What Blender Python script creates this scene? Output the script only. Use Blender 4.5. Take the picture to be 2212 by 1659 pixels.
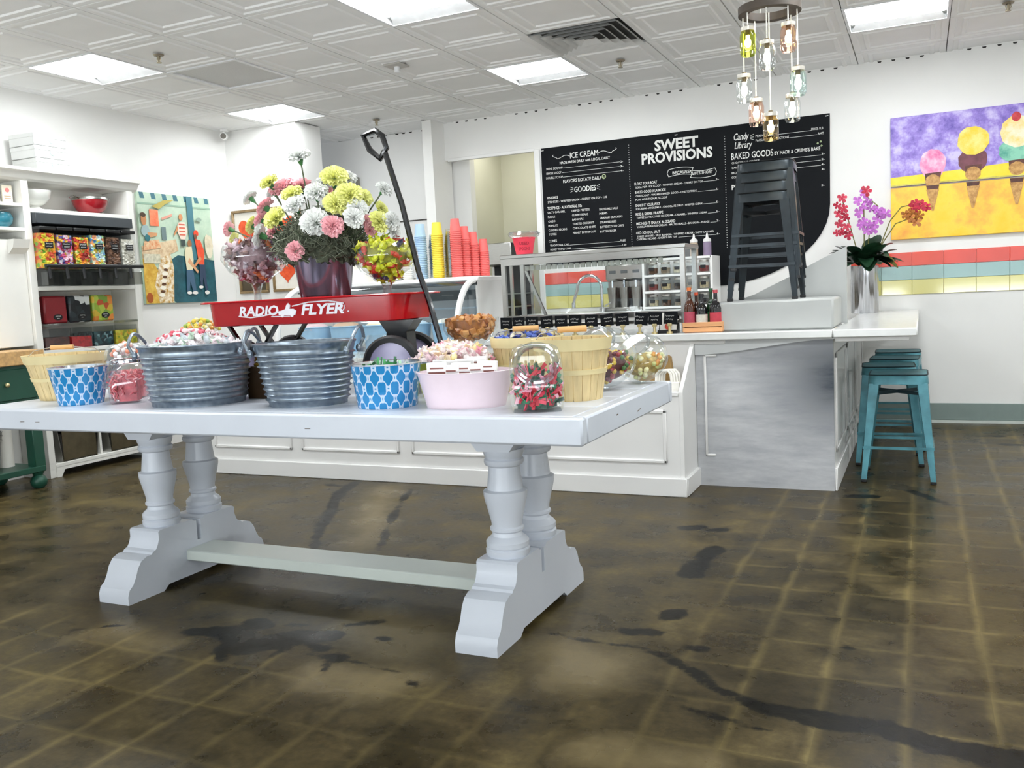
import bpy, bmesh, math, random
import numpy as np
from mathutils import Vector, Matrix, Euler
random.seed(11)
S = bpy.context.scene
COL = S.collection
PI = math.pi
for _o in list(bpy.data.objects):
    bpy.data.objects.remove(_o)

# ------------------------------------------------------------------ camera
YAW, PITCH, ROLL, FPX = 0.43606741, -0.1006351, -0.04870211, 1913.85
_f = Vector((-math.sin(YAW)*math.cos(PITCH), math.cos(YAW)*math.cos(PITCH), math.sin(PITCH)))
_r = Vector((math.cos(YAW), math.sin(YAW), 0)); _u = _r.cross(_f)
_r2 = _r*math.cos(ROLL)+_u*math.sin(ROLL); _u2 = -_r*math.sin(ROLL)+_u*math.cos(ROLL)
cam = bpy.data.cameras.new('camera'); camo = bpy.data.objects.new('camera', cam); COL.objects.link(camo)
cam.sensor_fit = 'HORIZONTAL'; cam.sensor_width = 36; cam.lens = 36*FPX/2212; cam.clip_start = .02
camo.matrix_world = Matrix(((_r2.x,_u2.x,-_f.x,0),(_r2.y,_u2.y,-_f.y,0),(_r2.z,_u2.z,-_f.z,1.17),(0,0,0,1)))
S.camera = camo

# ------------------------------------------------------------------ world, daylight, exposure
w = bpy.data.worlds.new('daylight_sky'); S.world = w; w.use_nodes = True
bg = w.node_tree.nodes['Background']; bg.inputs[0].default_value = (.80,.88,1,1); bg.inputs[1].default_value = .8
S.view_settings.view_transform = 'Standard'; S.view_settings.look = 'None'
S.view_settings.gamma = 1; S.view_settings.use_curve_mapping = False
S.view_settings.exposure = 0.2
S.cycles.use_denoising = True; S.cycles.denoising_prefilter = 'ACCURATE'; S.cycles.use_light_tree = False
S.cycles.max_bounces = 6; S.cycles.diffuse_bounces = 4; S.cycles.glossy_bounces = 3; S.cycles.transparent_max_bounces = 12
S.cycles.use_adaptive_sampling = True; S.cycles.adaptive_threshold = .08; S.cycles.adaptive_min_samples = 20
S.cycles.sample_clamp_indirect = 6
def area(name, loc, rot, sx, sy, power, col):
    l = bpy.data.lights.new(name, 'AREA'); l.shape = 'RECTANGLE'; l.size = sx; l.size_y = sy
    l.energy = power; l.color = col
    o = bpy.data.objects.new(name, l); COL.objects.link(o); o.location = loc; o.rotation_euler = rot
    return o
SKY_POWER, CEILING_FILL_POWER, LAMP = 16, 185, 22.8
# daylight entering through the shop front's two big windows behind the photographer
# (sky light coming level); the upward lamps are fill added to brighten the ceiling
area('window_daylight', (-2.6,-1.92,1.45), (PI/2,0,0), 4.6, 2.3, SKY_POWER, (.80,.90,1))
area('window_daylight', (1.6,-1.92,1.45), (PI/2,0,0), 2.6, 2.3, SKY_POWER*.55, (.80,.90,1))
area('ceiling_fill', (-2.6,-1.90,.75), (PI/2+1.2,0,0), 4.6, .9, CEILING_FILL_POWER, (.95,.98,1))
area('ceiling_fill', (1.6,-1.90,.75), (PI/2+1.2,0,0), 2.6, .9, CEILING_FILL_POWER*.55, (.95,.98,1))

# ------------------------------------------------------------------ materials
def C(h):
    h = h.lstrip('#'); v = [int(h[i:i+2],16)/255 for i in (0,2,4)]
    return tuple(x/12.92 if x <= .04045 else ((x+.055)/1.055)**2.4 for x in v)
_M = {}
def newmat(name):
    m = bpy.data.materials.new(name); m.use_nodes = True
    return m, m.node_tree, m.node_tree.nodes['Principled BSDF']
def noise(nt, scale, detail=3, coord='Object', rough=.5, vec=None):
    n = nt.nodes.new('ShaderNodeTexNoise'); n.inputs['Scale'].default_value = scale; n.inputs['Detail'].default_value = detail
    n.inputs['Roughness'].default_value = rough
    if vec is None:
        t = nt.nodes.new('ShaderNodeTexCoord'); vec = t.outputs[coord]
    nt.links.new(vec, n.inputs['Vector'])
    return n
def ramp(nt, fac, stops, interp='LINEAR'):
    r = nt.nodes.new('ShaderNodeValToRGB'); r.color_ramp.interpolation = interp
    e = r.color_ramp.elements
    while len(e) < len(stops): e.new(.5)
    for k, (p, c) in enumerate(stops):
        e[k].position = p; e[k].color = (*c[:3], 1)
    nt.links.new(fac, r.inputs[0]); return r
def math_(nt, op, a, b=None, c=None, clamp=False):
    n = nt.nodes.new('ShaderNodeMath'); n.operation = op; n.use_clamp = clamp
    for i, x in enumerate((a, b, c)):
        if x is None: continue
        if isinstance(x, (int, float)): n.inputs[i].default_value = x
        else: nt.links.new(x, n.inputs[i])
    return n.outputs[0]
def mixc(nt, fac, a, b, blend='MIX'):
    n = nt.nodes.new('ShaderNodeMix'); n.data_type = 'RGBA'; n.blend_type = blend
    for i, x in ((0, fac), (6, a), (7, b)):
        if isinstance(x, (int, float)): n.inputs[i].default_value = x
        elif isinstance(x, tuple): n.inputs[i].default_value = (*x[:3], 1)
        else: nt.links.new(x, n.inputs[i])
    return n.outputs[2]
def M(name, col, rough=.5, metal=0, var=.06, vs=14, bump=0, bs=60, coat=0, spec=.5, trans=0, emit=0, stretch=None):
    if name in _M: return _M[name]
    if isinstance(col, str): col = C(col)
    m, nt, b = newmat(name)
    vec = None
    if stretch:
        t = nt.nodes.new('ShaderNodeTexCoord'); mp = nt.nodes.new('ShaderNodeMapping'); mp.inputs['Scale'].default_value = stretch
        nt.links.new(t.outputs['Object'], mp.inputs['Vector']); vec = mp.outputs[0]
    n = noise(nt, vs, 3, vec=vec)
    r = ramp(nt, n.outputs['Fac'], [(.3, tuple(max(0,x*(1-var)) for x in col)), (.7, tuple(min(1,x*(1+var)) for x in col))])
    nt.links.new(r.outputs[0], b.inputs['Base Color'])
    b.inputs['Roughness'].default_value = rough; b.inputs['Metallic'].default_value = metal
    b.inputs['Coat Weight'].default_value = coat; b.inputs['Coat Roughness'].default_value = .08
    b.inputs['Specular IOR Level'].default_value = spec
    if emit:
        b.inputs['Emission Color'].default_value = (*col, 1); b.inputs['Emission Strength'].default_value = emit
    if bump:
        n2 = noise(nt, bs, 4); bp = nt.nodes.new('ShaderNodeBump'); bp.inputs['Strength'].default_value = bump; bp.inputs['Distance'].default_value = .01
        nt.links.new(n2.outputs['Fac'], bp.inputs['Height']); nt.links.new(bp.outputs[0], b.inputs['Normal'])
    _M[name] = m; return m
def GLASS(name, tint=(.97,.99,.98), gloss=.07, rough=.03, edge=.55):
    if name in _M: return _M[name]
    m, nt, b = newmat(name); nt.nodes.remove(b); out = nt.nodes['Material Output']
    tr = nt.nodes.new('ShaderNodeBsdfTransparent'); tr.inputs[0].default_value = (*tint, 1)
    gl = nt.nodes.new('ShaderNodeBsdfGlossy'); gl.inputs['Roughness'].default_value = rough; gl.inputs[0].default_value = (.95,.97,1,1)
    lw = nt.nodes.new('ShaderNodeLayerWeight'); lw.inputs['Blend'].default_value = .35
    f = math_(nt, 'MULTIPLY_ADD', lw.outputs['Facing'], edge, gloss, clamp=True)
    f = math_(nt, 'POWER', f, 1.25)
    mx = nt.nodes.new('ShaderNodeMixShader'); nt.links.new(f, mx.inputs[0]); nt.links.new(tr.outputs[0], mx.inputs[1]); nt.links.new(gl.outputs[0], mx.inputs[2])
    nt.links.new(mx.outputs[0], out.inputs[0]); _M[name] = m; return m
def EMIT(name, col, s):
    if name in _M: return _M[name]
    m, nt, b = newmat(name); b.inputs['Base Color'].default_value = (*col, 1)
    b.inputs['Emission Color'].default_value = (*col, 1); b.inputs['Emission Strength'].default_value = s
    if 'bulb' in name: m.cycles.emission_sampling = 'NONE'
    _M[name] = m; return m

# ------------------------------------------------------------------ mesh helpers
class MB:
    def __init__(s): s.v = []; s.f = []
    def add(s, vs, fs, mtx=None):
        o = len(s.v)
        s.v += [tuple(mtx @ Vector(p)) for p in vs] if mtx is not None else [tuple(p) for p in vs]
        s.f += [tuple(i+o for i in q) for q in fs]; return s
    def box(s, x0, x1, y0, y1, z0, z1, m=None):
        return s.add([(x0,y0,z0),(x1,y0,z0),(x1,y1,z0),(x0,y1,z0),(x0,y0,z1),(x1,y0,z1),(x1,y1,z1),(x0,y1,z1)],
                     [(0,3,2,1),(4,5,6,7),(0,1,5,4),(1,2,6,5),(2,3,7,6),(3,0,4,7)], m)
    def cbox(s, x0, x1, y0, y1, z0, z1, c=.004, m=None):
        c = min(c, (x1-x0)*.45, (y1-y0)*.45, (z1-z0)*.45); vs = []; idx = {}
        X = (x0,x1); Y = (y0,y1); Z = (z0,z1)
        for i in (0,1):
            for j in (0,1):
                for k in (0,1):
                    sx, sy, sz = (1-2*i)*c, (1-2*j)*c, (1-2*k)*c
                    idx[i,j,k] = len(vs)
                    vs += [(X[i],Y[j]+sy,Z[k]+sz),(X[i]+sx,Y[j],Z[k]+sz),(X[i]+sx,Y[j]+sy,Z[k])]
        I = lambda i,j,k,a: idx[i,j,k]+a
        fs = []
        for i in (0,1): q = [I(i,0,0,0),I(i,1,0,0),I(i,1,1,0),I(i,0,1,0)]; fs.append(q if i else q[::-1])
        for j in (0,1): q = [I(0,j,0,1),I(1,j,0,1),I(1,j,1,1),I(0,j,1,1)]; fs.append(q[::-1] if j else q)
        for k in (0,1): q = [I(0,0,k,2),I(1,0,k,2),I(1,1,k,2),I(0,1,k,2)]; fs.append(q if k else q[::-1])
        for j in (0,1):
            for k in (0,1): fs.append([I(0,j,k,1),I(1,j,k,1),I(1,j,k,2),I(0,j,k,2)])
        for i in (0,1):
            for k in (0,1): fs.append([I(i,0,k,0),I(i,1,k,0),I(i,1,k,2),I(i,0,k,2)])
            for j in (0,1): fs.append([I(i,j,0,0),I(i,j,1,0),I(i,j,1,1),I(i,j,0,1)])
        for i in (0,1):
            for j in (0,1):
                for k in (0,1): fs.append([I(i,j,k,0),I(i,j,k,1),I(i,j,k,2)])
        return s.add(vs, fs, m)
    def lathe(s, prof, n=24, c=(0,0,0), sx=1, sy=1, cap0=False, cap1=False, m=None, wob=None):
        vs = []; fs = []; k = len(prof)
        for a in range(n):
            t = 2*PI*a/n; ca, sa = math.cos(t), math.sin(t)
            for r, z in prof:
                q = r*(1+(wob(t, z) if wob else 0)); vs.append((c[0]+q*ca*sx, c[1]+q*sa*sy, c[2]+z))
        for a in range(n):
            b = (a+1) % n
            for i in range(k-1): fs.append((a*k+i, b*k+i, b*k+i+1, a*k+i+1))
        if cap0: fs.append(tuple(a*k for a in range(n))[::-1])
        if cap1: fs.append(tuple(a*k+k-1 for a in range(n)))
        return s.add(vs, fs, m)
    def cyl(s, c, r, z0, z1, n=16, r2=None, m=None):
        r2 = r if r2 is None else r2
        return s.lathe([(r,z0),(r2,z1)], n, c, cap0=True, cap1=True, m=m)
    def tube(s, pts, r, n=6, closed=False, caps=True, m=None):
        P = [Vector(p) for p in pts]; k = len(P); vs = []; fs = []
        rr = r if isinstance(r, (list, tuple)) else [r]*k
        up = None
        for i in range(k):
            if closed: t = P[(i+1) % k]-P[i-1]
            else: t = P[min(i+1,k-1)]-P[max(i-1,0)]
            t.normalize()
            if up is None:
                up = Vector((0,0,1)) if abs(t.z) < .9 else Vector((1,0,0))
            a = t.cross(up)
            if a.length < 1e-6: a = t.orthogonal()
            a.normalize(); b = a.cross(t); up = b
            for j in range(n):
                th = 2*PI*j/n; vs.append(P[i]+(a*math.cos(th)+b*math.sin(th))*rr[i])
        for i in range(k if closed else k-1):
            i2 = (i+1) % k
            for j in range(n):
                j2 = (j+1) % n; fs.append((i*n+j, i*n+j2, i2*n+j2, i2*n+j))
        if caps and not closed:
            fs.append(tuple(range(n))[::-1]); fs.append(tuple((k-1)*n+j for j in range(n)))
        return s.add(vs, fs, m)
    def bar(s, a, b, w, h=None, m=None):
        a, b = Vector(a), Vector(b); h = w if h is None else h
        t = (b-a).normalized(); up = Vector((0,0,1)) if abs(t.z) < .95 else Vector((0,1,0))
        x = t.cross(up).normalized(); y = x.cross(t); vs = []
        for p in (a, b):
            for sx, sy in ((-1,-1),(1,-1),(1,1),(-1,1)): vs.append(p+x*sx*w/2+y*sy*h/2)
        return s.add(vs, [(3,2,1,0),(4,5,6,7),(0,1,5,4),(1,2,6,5),(2,3,7,6),(3,0,4,7)], m)
    def prism(s, poly, pl, d0, d1, m=None):
        k = len(poly)
        mk = {'xz': lambda p,d:(p[0],d,p[1]), 'yz': lambda p,d:(d,p[0],p[1]), 'xy': lambda p,d:(p[0],p[1],d)}[pl]
        vs = [mk(p,d0) for p in poly]+[mk(p,d1) for p in poly]
        fs = [tuple(range(k)), tuple(range(2*k-1,k-1,-1))]+[(i,i+k,(i+1)%k+k,(i+1)%k) for i in range(k)]
        return s.add(vs, fs, m)
    def ball(s, c, rx, ry=None, rz=None, nu=12, nv=8, m=None, jit=0):
        ry = rx if ry is None else ry; rz = rx if rz is None else rz
        vs = [(c[0],c[1],c[2]-rz)]; fs = []
        for i in range(1, nv):
            p = PI*i/nv
            for j in range(nu):
                t = 2*PI*j/nu; q = 1+random.uniform(-jit,jit)
                vs.append((c[0]+rx*q*math.sin(p)*math.cos(t), c[1]+ry*q*math.sin(p)*math.sin(t), c[2]-rz*q*math.cos(p)))
        vs.append((c[0],c[1],c[2]+rz)); L = len(vs)-1
        for j in range(nu):
            j2 = (j+1) % nu
            fs.append((0, 1+j2, 1+j)); fs.append((L, L-nu+j, L-nu+j2))
            for i in range(nv-2): a = 1+i*nu; fs.append((a+j, a+j2, a+nu+j2, a+nu+j))
        return s.add(vs, fs, m)
    def mesh(s, name):
        me = bpy.data.meshes.new(name); me.from_pydata(s.v, [], s.f); me.update(); return me
    def build(s, name, mat, parent=None, smooth=True, ang=40, loc=None, fix=True):
        me = s.mesh(name)
        if fix:
            bm = bmesh.new(); bm.from_mesh(me); bmesh.ops.recalc_face_normals(bm, faces=bm.faces); bm.to_mesh(me); bm.free()
        me.materials.append(mat)
        if smooth:
            me.polygons.foreach_set('use_smooth', [True]*len(me.polygons)); me.set_sharp_from_angle(angle=math.radians(ang))
        return ob(name, me, parent, loc)
def ob(name, data, parent=None, loc=None, rot=None):
    o = bpy.data.objects.new(name, data); COL.objects.link(o)
    if parent is not None: o.parent = parent
    if loc is not None: o.location = loc
    if rot is not None: o.rotation_euler = rot
    return o
def tag(o, label=None, cat=None, group=None, kind=None):
    if label: o['label'] = label
    if cat: o['category'] = cat
    if group: o['group'] = group
    if kind: o['kind'] = kind
    return o
def thing(name, label, cat, loc=(0,0,0), rz=0, group=None):
    return tag(ob(name, None, None, loc, (0,0,rz)), label, cat, group)
def struct(o): o['kind'] = 'structure'; return o
def copy_tree(o, parent=None, loc=None, rz=None, label=None):
    kids = [c for c in bpy.data.objects if c.parent == o] if False else list(o.children)
    c = o.copy(); COL.objects.link(c); c.parent = parent
    if loc is not None: c.location = loc
    if rz is not None: c.rotation_euler = (0,0,rz)
    if label: c['label'] = label
    for k in kids: copy_tree(k, c)
    return c
def arc(cx, cz, r, a0, a1, n, sx=1, sz=1): return [(cx+r*sx*math.cos(a0+(a1-a0)*i/n), cz+r*sz*math.sin(a0+(a1-a0)*i/n)) for i in range(n+1)]
# lettering: collected first, turned into meshes in one go at the end
_TXT = []
def text(parent, s, at, rot, size=None, width=None, mat=None, bold=0, shear=0, align='CENTER', depth=.0006, name='lettering', space=1.0, mtx=None):
    cu = bpy.data.curves.new(name, 'FONT'); cu.body = s; cu.size = 1; cu.align_x = align; cu.align_y = 'CENTER'
    cu.resolution_u = 2; cu.offset = bold; cu.shear = shear; cu.space_character = space; cu.extrude = 0
    _TXT.append((cu, parent, at, rot, size, width, mat, depth, name))
def flush_text():
    tmp = []
    for t in _TXT:
        o = bpy.data.objects.new('tmp', t[0]); COL.objects.link(o); tmp.append(o)
    bpy.context.view_layer.update(); dg = bpy.context.evaluated_depsgraph_get()
    for o, (cu, parent, at, rot, size, width, mat, depth, name) in zip(tmp, _TXT):
        me = bpy.data.meshes.new_from_object(o.evaluated_get(dg))
        if not len(me.vertices): continue
        co = np.empty(len(me.vertices)*3); me.vertices.foreach_get('co', co); co = co.reshape(-1,3)
        wd = co[:,0].max()-co[:,0].min(); ht = co[:,1].max()-co[:,1].min()
        sy = (size/ht) if size else width/wd; sx = (width/wd) if width else sy
        co[:,0] *= sx; co[:,1] -= (co[:,1].max()+co[:,1].min())/2; co[:,1] *= sy
        me.vertices.foreach_set('co', co.ravel()); me.update()
        me.name = name; me.materials.clear(); me.materials.append(mat)
        ob(name, me, parent, at, rot)
    for o in tmp: bpy.data.objects.remove(o)
    _TXT.clear()

def scribble(parent, at, width, h, mat, rz=0, tilt=0, r=.0011, seed=0):   # a line of illegible chalk handwriting
    rnd = random.Random(seed); n = max(6, int(width/.0045)); pts = []
    for k in range(n+1): pts.append((-width/2+width*k/n, 0, (h/2 if k%2 else -h/2)*rnd.uniform(.4,1)))
    m = Matrix.Translation(at) @ Matrix.Rotation(rz,4,'Z') @ Matrix.Rotation(tilt,4,'Y')
    return MB().tube(pts, r, 4, m=m).build('handwriting', mat, parent, smooth=False)

WHITE = M('wall_white_paint', '#ecebe8', .55, var=.015, vs=3)
TRIM = M('gloss_white_paint', '#efeeec', .32, var=.02, vs=5)
BLACK = M('black_plastic', '#0d0e10', .4)
STEEL = M('brushed_steel', '#b3b2ae', .28, 1, var=.06, vs=40, stretch=(1,12,12))
CHROME = M('polished_chrome', '#dcdde0', .08, 1)
CLEAR = GLASS('clear_glass')
PANE = GLASS('flat_pane_glass', (.95,.97,.97), .03, .02, .28)
# ================================================================== THE ROOM
ZC, YB, XL = 2.835, 7.70, -6.03
# ---- floor: stained, polished concrete with the ghost of old tiles
def seq(a, b, fine0, fine1, fs, cs):
    out = []; x = a
    while x < b: out.append(x); x += fs if fine0 <= x < fine1 else cs
    out.append(b); return np.array(out)
gx = seq(-6.13, 3.3, -3.6, .9, .022, .11); gy = seq(-2.1, 9.1, 1.5, 5.2, .022, .11)
GX, GY = np.meshgrid(gx, gy)
def stroke(pts):
    d = np.full(GX.shape, 9.)
    for (x0,y0,r0), (x1,y1,r1) in zip(pts, pts[1:]):
        L = (x1-x0)**2+(y1-y0)**2+1e-9
        t = np.clip(((GX-x0)*(x1-x0)+(GY-y0)*(y1-y0))/L, 0, 1)
        d = np.minimum(d, np.hypot(GX-x0-t*(x1-x0), GY-y0-t*(y1-y0))-(r0+t*(r1-r0)))
    return d
STAINS = [
 [(-1.33,2.69,.005),(-1.15,2.715,.009),(-.97,2.69,.007),(-.84,2.70,.016),(-.76,2.66,.022),(-.70,2.62,.014),(-.60,2.53,.024),(-.54,2.47,.018),(-.42,2.41,.03),(-.33,2.385,.036),(-.22,2.385,.052),(-.10,2.385,.046),(.06,2.33,.048),(.22,2.31,.062),(.6,2.27,.062)],
 [(-.64,2.60,.006),(-.57,2.50,.022),(-.48,2.43,.008)],
 [(-.62,2.33,.004),(-.5,2.30,.012),(-.36,2.27,.006)],
 [(-1.05,4.16,.04),(-.99,4.19,.045)],[(-.93,4.15,.03),(-.87,4.17,.03)],[(-.84,3.84,.055),(-.855,3.72,.045)],[(-.865,3.63,.05),(-.86,3.48,.06)],
 [(-.82,3.0,.045),(-.81,3.03,.045)],[(-.93,2.82,.03),(-.84,2.83,.035)],[(-.70,2.745,.022),(-.645,2.745,.024)],
 [(-2.42,2.34,.04),(-2.27,2.38,.06),(-2.14,2.28,.07),(-2.02,2.40,.075),(-1.9,2.46,.05)],[(-2.26,2.48,.045),(-2.2,2.46,.04)],
 [(-2.20,2.25,.035),(-2.1,2.13,.012)],[(-2.1,2.31,.012),(-1.78,2.31,.012),(-1.5,2.27,.003)],[(-1.80,2.31,.03),(-1.755,2.31,.035)],[(-1.775,2.29,.012),(-1.75,2.2,.008)],
 [(-1.92,2.37,.02),(-1.85,2.35,.028)],[(-1.90,2.57,.022),(-1.80,2.63,.02)],[(-2.05,2.52,.02),(-2.12,2.50,.012)],[(-1.72,2.50,.015),(-1.68,2.50,.02)],[(-1.99,2.29,.01),(-1.98,2.2,.007)],
 [(-1.42,2.22,.018),(-1.40,2.22,.018)],[(-3.36,4.72,.035),(-3.28,4.45,.045),(-3.17,4.22,.032),(-3.0,3.95,.04),(-2.85,3.65,.028),(-2.66,3.36,.02)],
 [(-2.88,4.62,.012),(-2.80,4.42,.03),(-2.74,4.28,.006),(-2.62,4.0,.03),(-2.52,3.8,.006),(-2.42,3.6,.026),(-2.33,3.42,.01)],
 [(-.36,5.0,.035),(-.24,5.02,.04)],[(-.06,5.2,.03),(.12,4.92,.02),(.2,4.9,.006)],[(.32,7.1,.03),(.5,7.1,.05)],[(.5,6.75,.04),(.6,6.72,.05)],[(.5,6.2,.02),(.75,6.2,.04)],
 [(-2.9,2.2,.012),(-2.75,2.3,.008)],[(-3.35,2.72,.02),(-3.2,2.73,.015)],[(-.24,2.9,.012),(-.21,2.9,.012)],[(-3.5,4.62,.03),(-3.4,4.6,.02)]]
sd = np.minimum.reduce([stroke(p) for p in STAINS])
PALE = [[(-3.05,4.6,.06),(-2.45,3.45,.06)],[(-1.80,2.60,.12),(-1.62,2.52,.14)],[(-1.75,2.2,.05),(-1.5,2.2,.08)],[(-1.1,2.6,.06),(-.95,2.5,.12)],[(-2.75,2.25,.02),(-2.5,2.2,.03)],[(-.75,2.0,.02),(-.5,2.05,.03)]]
lt = np.minimum.reduce([stroke(p) for p in PALE])
ny, nx = GX.shape
idx = np.arange(nx*ny).reshape(ny, nx)
quads = np.stack([idx[:-1,:-1], idx[:-1,1:], idx[1:,1:], idx[1:,:-1]], -1).reshape(-1,4)
fm = bpy.data.meshes.new('floor')
fm.from_pydata(np.stack([GX.ravel(), GY.ravel(), np.zeros(nx*ny)], -1).tolist(), [], quads.tolist())
sig = lambda t: 1/(1+np.exp(-t))
gm_ = np.clip(sig((GX+.72)/.06)+sig((2.28-GY)/.05)*sig((-1.05-GX)/.1)+.06, 0, 1)   # where the old tile pattern survived grinding
for nm, arr in (('stain', sd), ('pale', lt), ('tiles', gm_)):
    a = fm.attributes.new(nm, 'FLOAT', 'POINT'); a.data.foreach_set('value', arr.ravel().astype(np.float32))
m, nt, b = newmat('stained_concrete')
tc = nt.nodes.new('ShaderNodeTexCoord'); P3 = tc.outputs['Object']
big = noise(nt, .9, 5, vec=P3, rough=.62); mid = noise(nt, 4.5, 6, vec=P3, rough=.58); fin = noise(nt, 38, 4, vec=P3, rough=.7)
v = math_(nt,'MULTIPLY_ADD', mid.outputs['Fac'], .62, math_(nt,'MULTIPLY', big.outputs['Fac'], .38))
v = math_(nt,'MULTIPLY_ADD', math_(nt,'SUBTRACT', fin.outputs['Fac'], .5), .22, v)
base = ramp(nt, v, [(.32, C('#221d11')), (.45, C('#3a321f')), (.56, C('#51462c')), (.70, C('#6e613d'))]).outputs[0]
sep = nt.nodes.new('ShaderNodeSeparateXYZ'); nt.links.new(P3, sep.inputs[0])
wob = math_(nt,'MULTIPLY', math_(nt,'SUBTRACT', mid.outputs['Fac'], .5), .05)
def gridline(out, pitch, off, half):
    t = math_(nt,'FRACT', math_(nt,'MULTIPLY', math_(nt,'ADD', math_(nt,'ADD', out, wob), off), 1/pitch))
    d = math_(nt,'MULTIPLY', math_(nt,'ABSOLUTE', math_(nt,'SUBTRACT', t, .5)), pitch)
    return math_(nt,'SUBTRACT', 1, math_(nt,'DIVIDE', d, half, clamp=True), clamp=True), t
g1, _ = gridline(sep.outputs[0], .2135, .1495, .022)
g2, _ = gridline(sep.outputs[1], .255, .03, .018)
gl = math_(nt,'MAXIMUM', g1, math_(nt,'MULTIPLY', g2, .8))
gm = noise(nt, .75, 3, vec=P3); at3 = nt.nodes.new('ShaderNodeAttribute'); at3.attribute_name = 'tiles'
gmask = math_(nt,'MULTIPLY', ramp(nt, gm.outputs['Fac'], [(.34,(.35,)*3),(.52,(1,1,1))]).outputs[0], at3.outputs['Fac'])
gfade = math_(nt,'MULTIPLY', gl, math_(nt,'MULTIPLY', gmask, ramp(nt, mid.outputs['Fac'], [(.3,(.15,)*3),(.65,(1,)*3)]).outputs[0]))
colr = mixc(nt, math_(nt,'MULTIPLY', gfade, .62), base, C('#8a7a4c'))
# old tile fields, each cell its own tone
vor = nt.nodes.new('ShaderNodeTexWhiteNoise'); vor.noise_dimensions = '2D'
cmb = nt.nodes.new('ShaderNodeCombineXYZ')
nt.links.new(math_(nt,'FLOOR', math_(nt,'MULTIPLY', math_(nt,'ADD', sep.outputs[0], .1495+.10675), 1/.2135)), cmb.inputs[0])
nt.links.new(math_(nt,'FLOOR', math_(nt,'MULTIPLY', math_(nt,'ADD', sep.outputs[1], .03+.1275), 1/.255)), cmb.inputs[1])
nt.links.new(cmb.outputs[0], vor.inputs['Vector'])
colr = mixc(nt, math_(nt,'MULTIPLY', gmask, math_(nt,'MULTIPLY', vor.outputs['Value'], .5)), colr, C('#241f13'))
at2 = nt.nodes.new('ShaderNodeAttribute'); at2.attribute_name = 'pale'
pl = math_(nt,'ADD', at2.outputs['Fac'], math_(nt,'MULTIPLY', math_(nt,'SUBTRACT', mid.outputs['Fac'], .5), .5))
colr = mixc(nt, ramp(nt, math_(nt,'ADD', pl, .5), [(.44,(.42,)*3),(.60,(0,0,0))]).outputs[0], colr, C('#988761'))
at = nt.nodes.new('ShaderNodeAttribute'); at.attribute_name = 'stain'
rag = noise(nt, 11, 5, vec=P3, rough=.7)
sdn = math_(nt,'ADD', at.outputs['Fac'], math_(nt,'MULTIPLY', math_(nt,'SUBTRACT', rag.outputs['Fac'], .5), .085))
sfac = ramp(nt, math_(nt,'ADD', sdn, .5), [(.493,(1,1,1)),(.507,(0,0,0))]).outputs[0]
colr = mixc(nt, math_(nt,'MULTIPLY', sfac, .93), colr, C('#070705'))
nt.links.new(colr, b.inputs['Base Color'])
rg = ramp(nt, mid.outputs['Fac'], [(.3,(.22,)*3),(.7,(.40,)*3)]).outputs[0]; nt.links.new(rg, b.inputs['Roughness'])
b.inputs['Specular IOR Level'].default_value = .12
bp = nt.nodes.new('ShaderNodeBump'); bp.inputs['Strength'].default_value = .12; bp.inputs['Distance'].default_value = .004
nt.links.new(fin.outputs['Fac'], bp.inputs['Height']); nt.links.new(bp.outputs[0], b.inputs['Normal'])
fm.materials.append(m)
floor = struct(ob('floor', fm))

# ---- ceiling: slab plus embossed 2-ft tiles
CEIL = M('ceiling_tile_paint', '#f0f0ee', .6, var=.02, vs=4)
SEAM = M('ceiling_seam_grey', '#c4c4c1', .8)  # one even grey for the joints between ceiling tiles
ceiling = struct(MB().box(-6.13,3.3,-2.1,9.1,ZC+.05,ZC+.15).build('ceiling', CEIL, smooth=False))
GXP, GYP = .622, .625
def lx(i): return -5.43+GXP*i
def ly(j): return 4.21+GYP*j
def tile_mesh():
    mb = MB(); a, c = GXP/2-.004, GYP/2-.004
    lev = [(0,0),(.035,0),(.043,.008),(.075,.008),(.083,0),(.105,0),(.113,.009),(.16,.009)]
    vs = []
    for d, h in lev:
        vs += [(-a+d,-c+d,h),(a-d,-c+d,h),(a-d,c-d,h),(-a+d,c-d,h)]
    fs = []
    for k in range(len(lev)-1):
        for q in range(4): fs.append((k*4+q, k*4+(q+1)%4, k*4+4+(q+1)%4, k*4+4+q))
    n = (len(lev)-1)*4; fs.append((n,n+1,n+2,n+3))
    o = len(vs); vs += [(-a,-c,.03),(a,-c,.03),(a,c,.03),(-a,c,.03)]
    for q in range(4): fs.append((q,(q+1)%4,o+(q+1)%4,o+q))
    mb.add(vs, [f[::-1] for f in fs]); return mb
tproto = tile_mesh().build('ceiling_tile', CEIL, ceiling, smooth=False, fix=False)
# cells taken by lamps, vent and return grille
SPECIAL = {(1,0),(5,0),(5,3),(1,3),(9,3),(2,1),(6,2),(9,0),(1,-3),(5,-3),(9,-3)}
first = True
for i in range(0, 12):
    for j in range(-3, 6):
        if (i,j) in SPECIAL: continue
        x, y = lx(i)-GXP/2, ly(j)+GYP/2
        o = tproto if first else tproto.copy()
        if not first: COL.objects.link(o)
        first = False
        o.location = (x, y, ZC)
MB().box(-6.13,3.3,-2.1,9.1,ZC+.028,ZC+.05).build('ceiling_grid', SEAM, ceiling, smooth=False)
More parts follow.
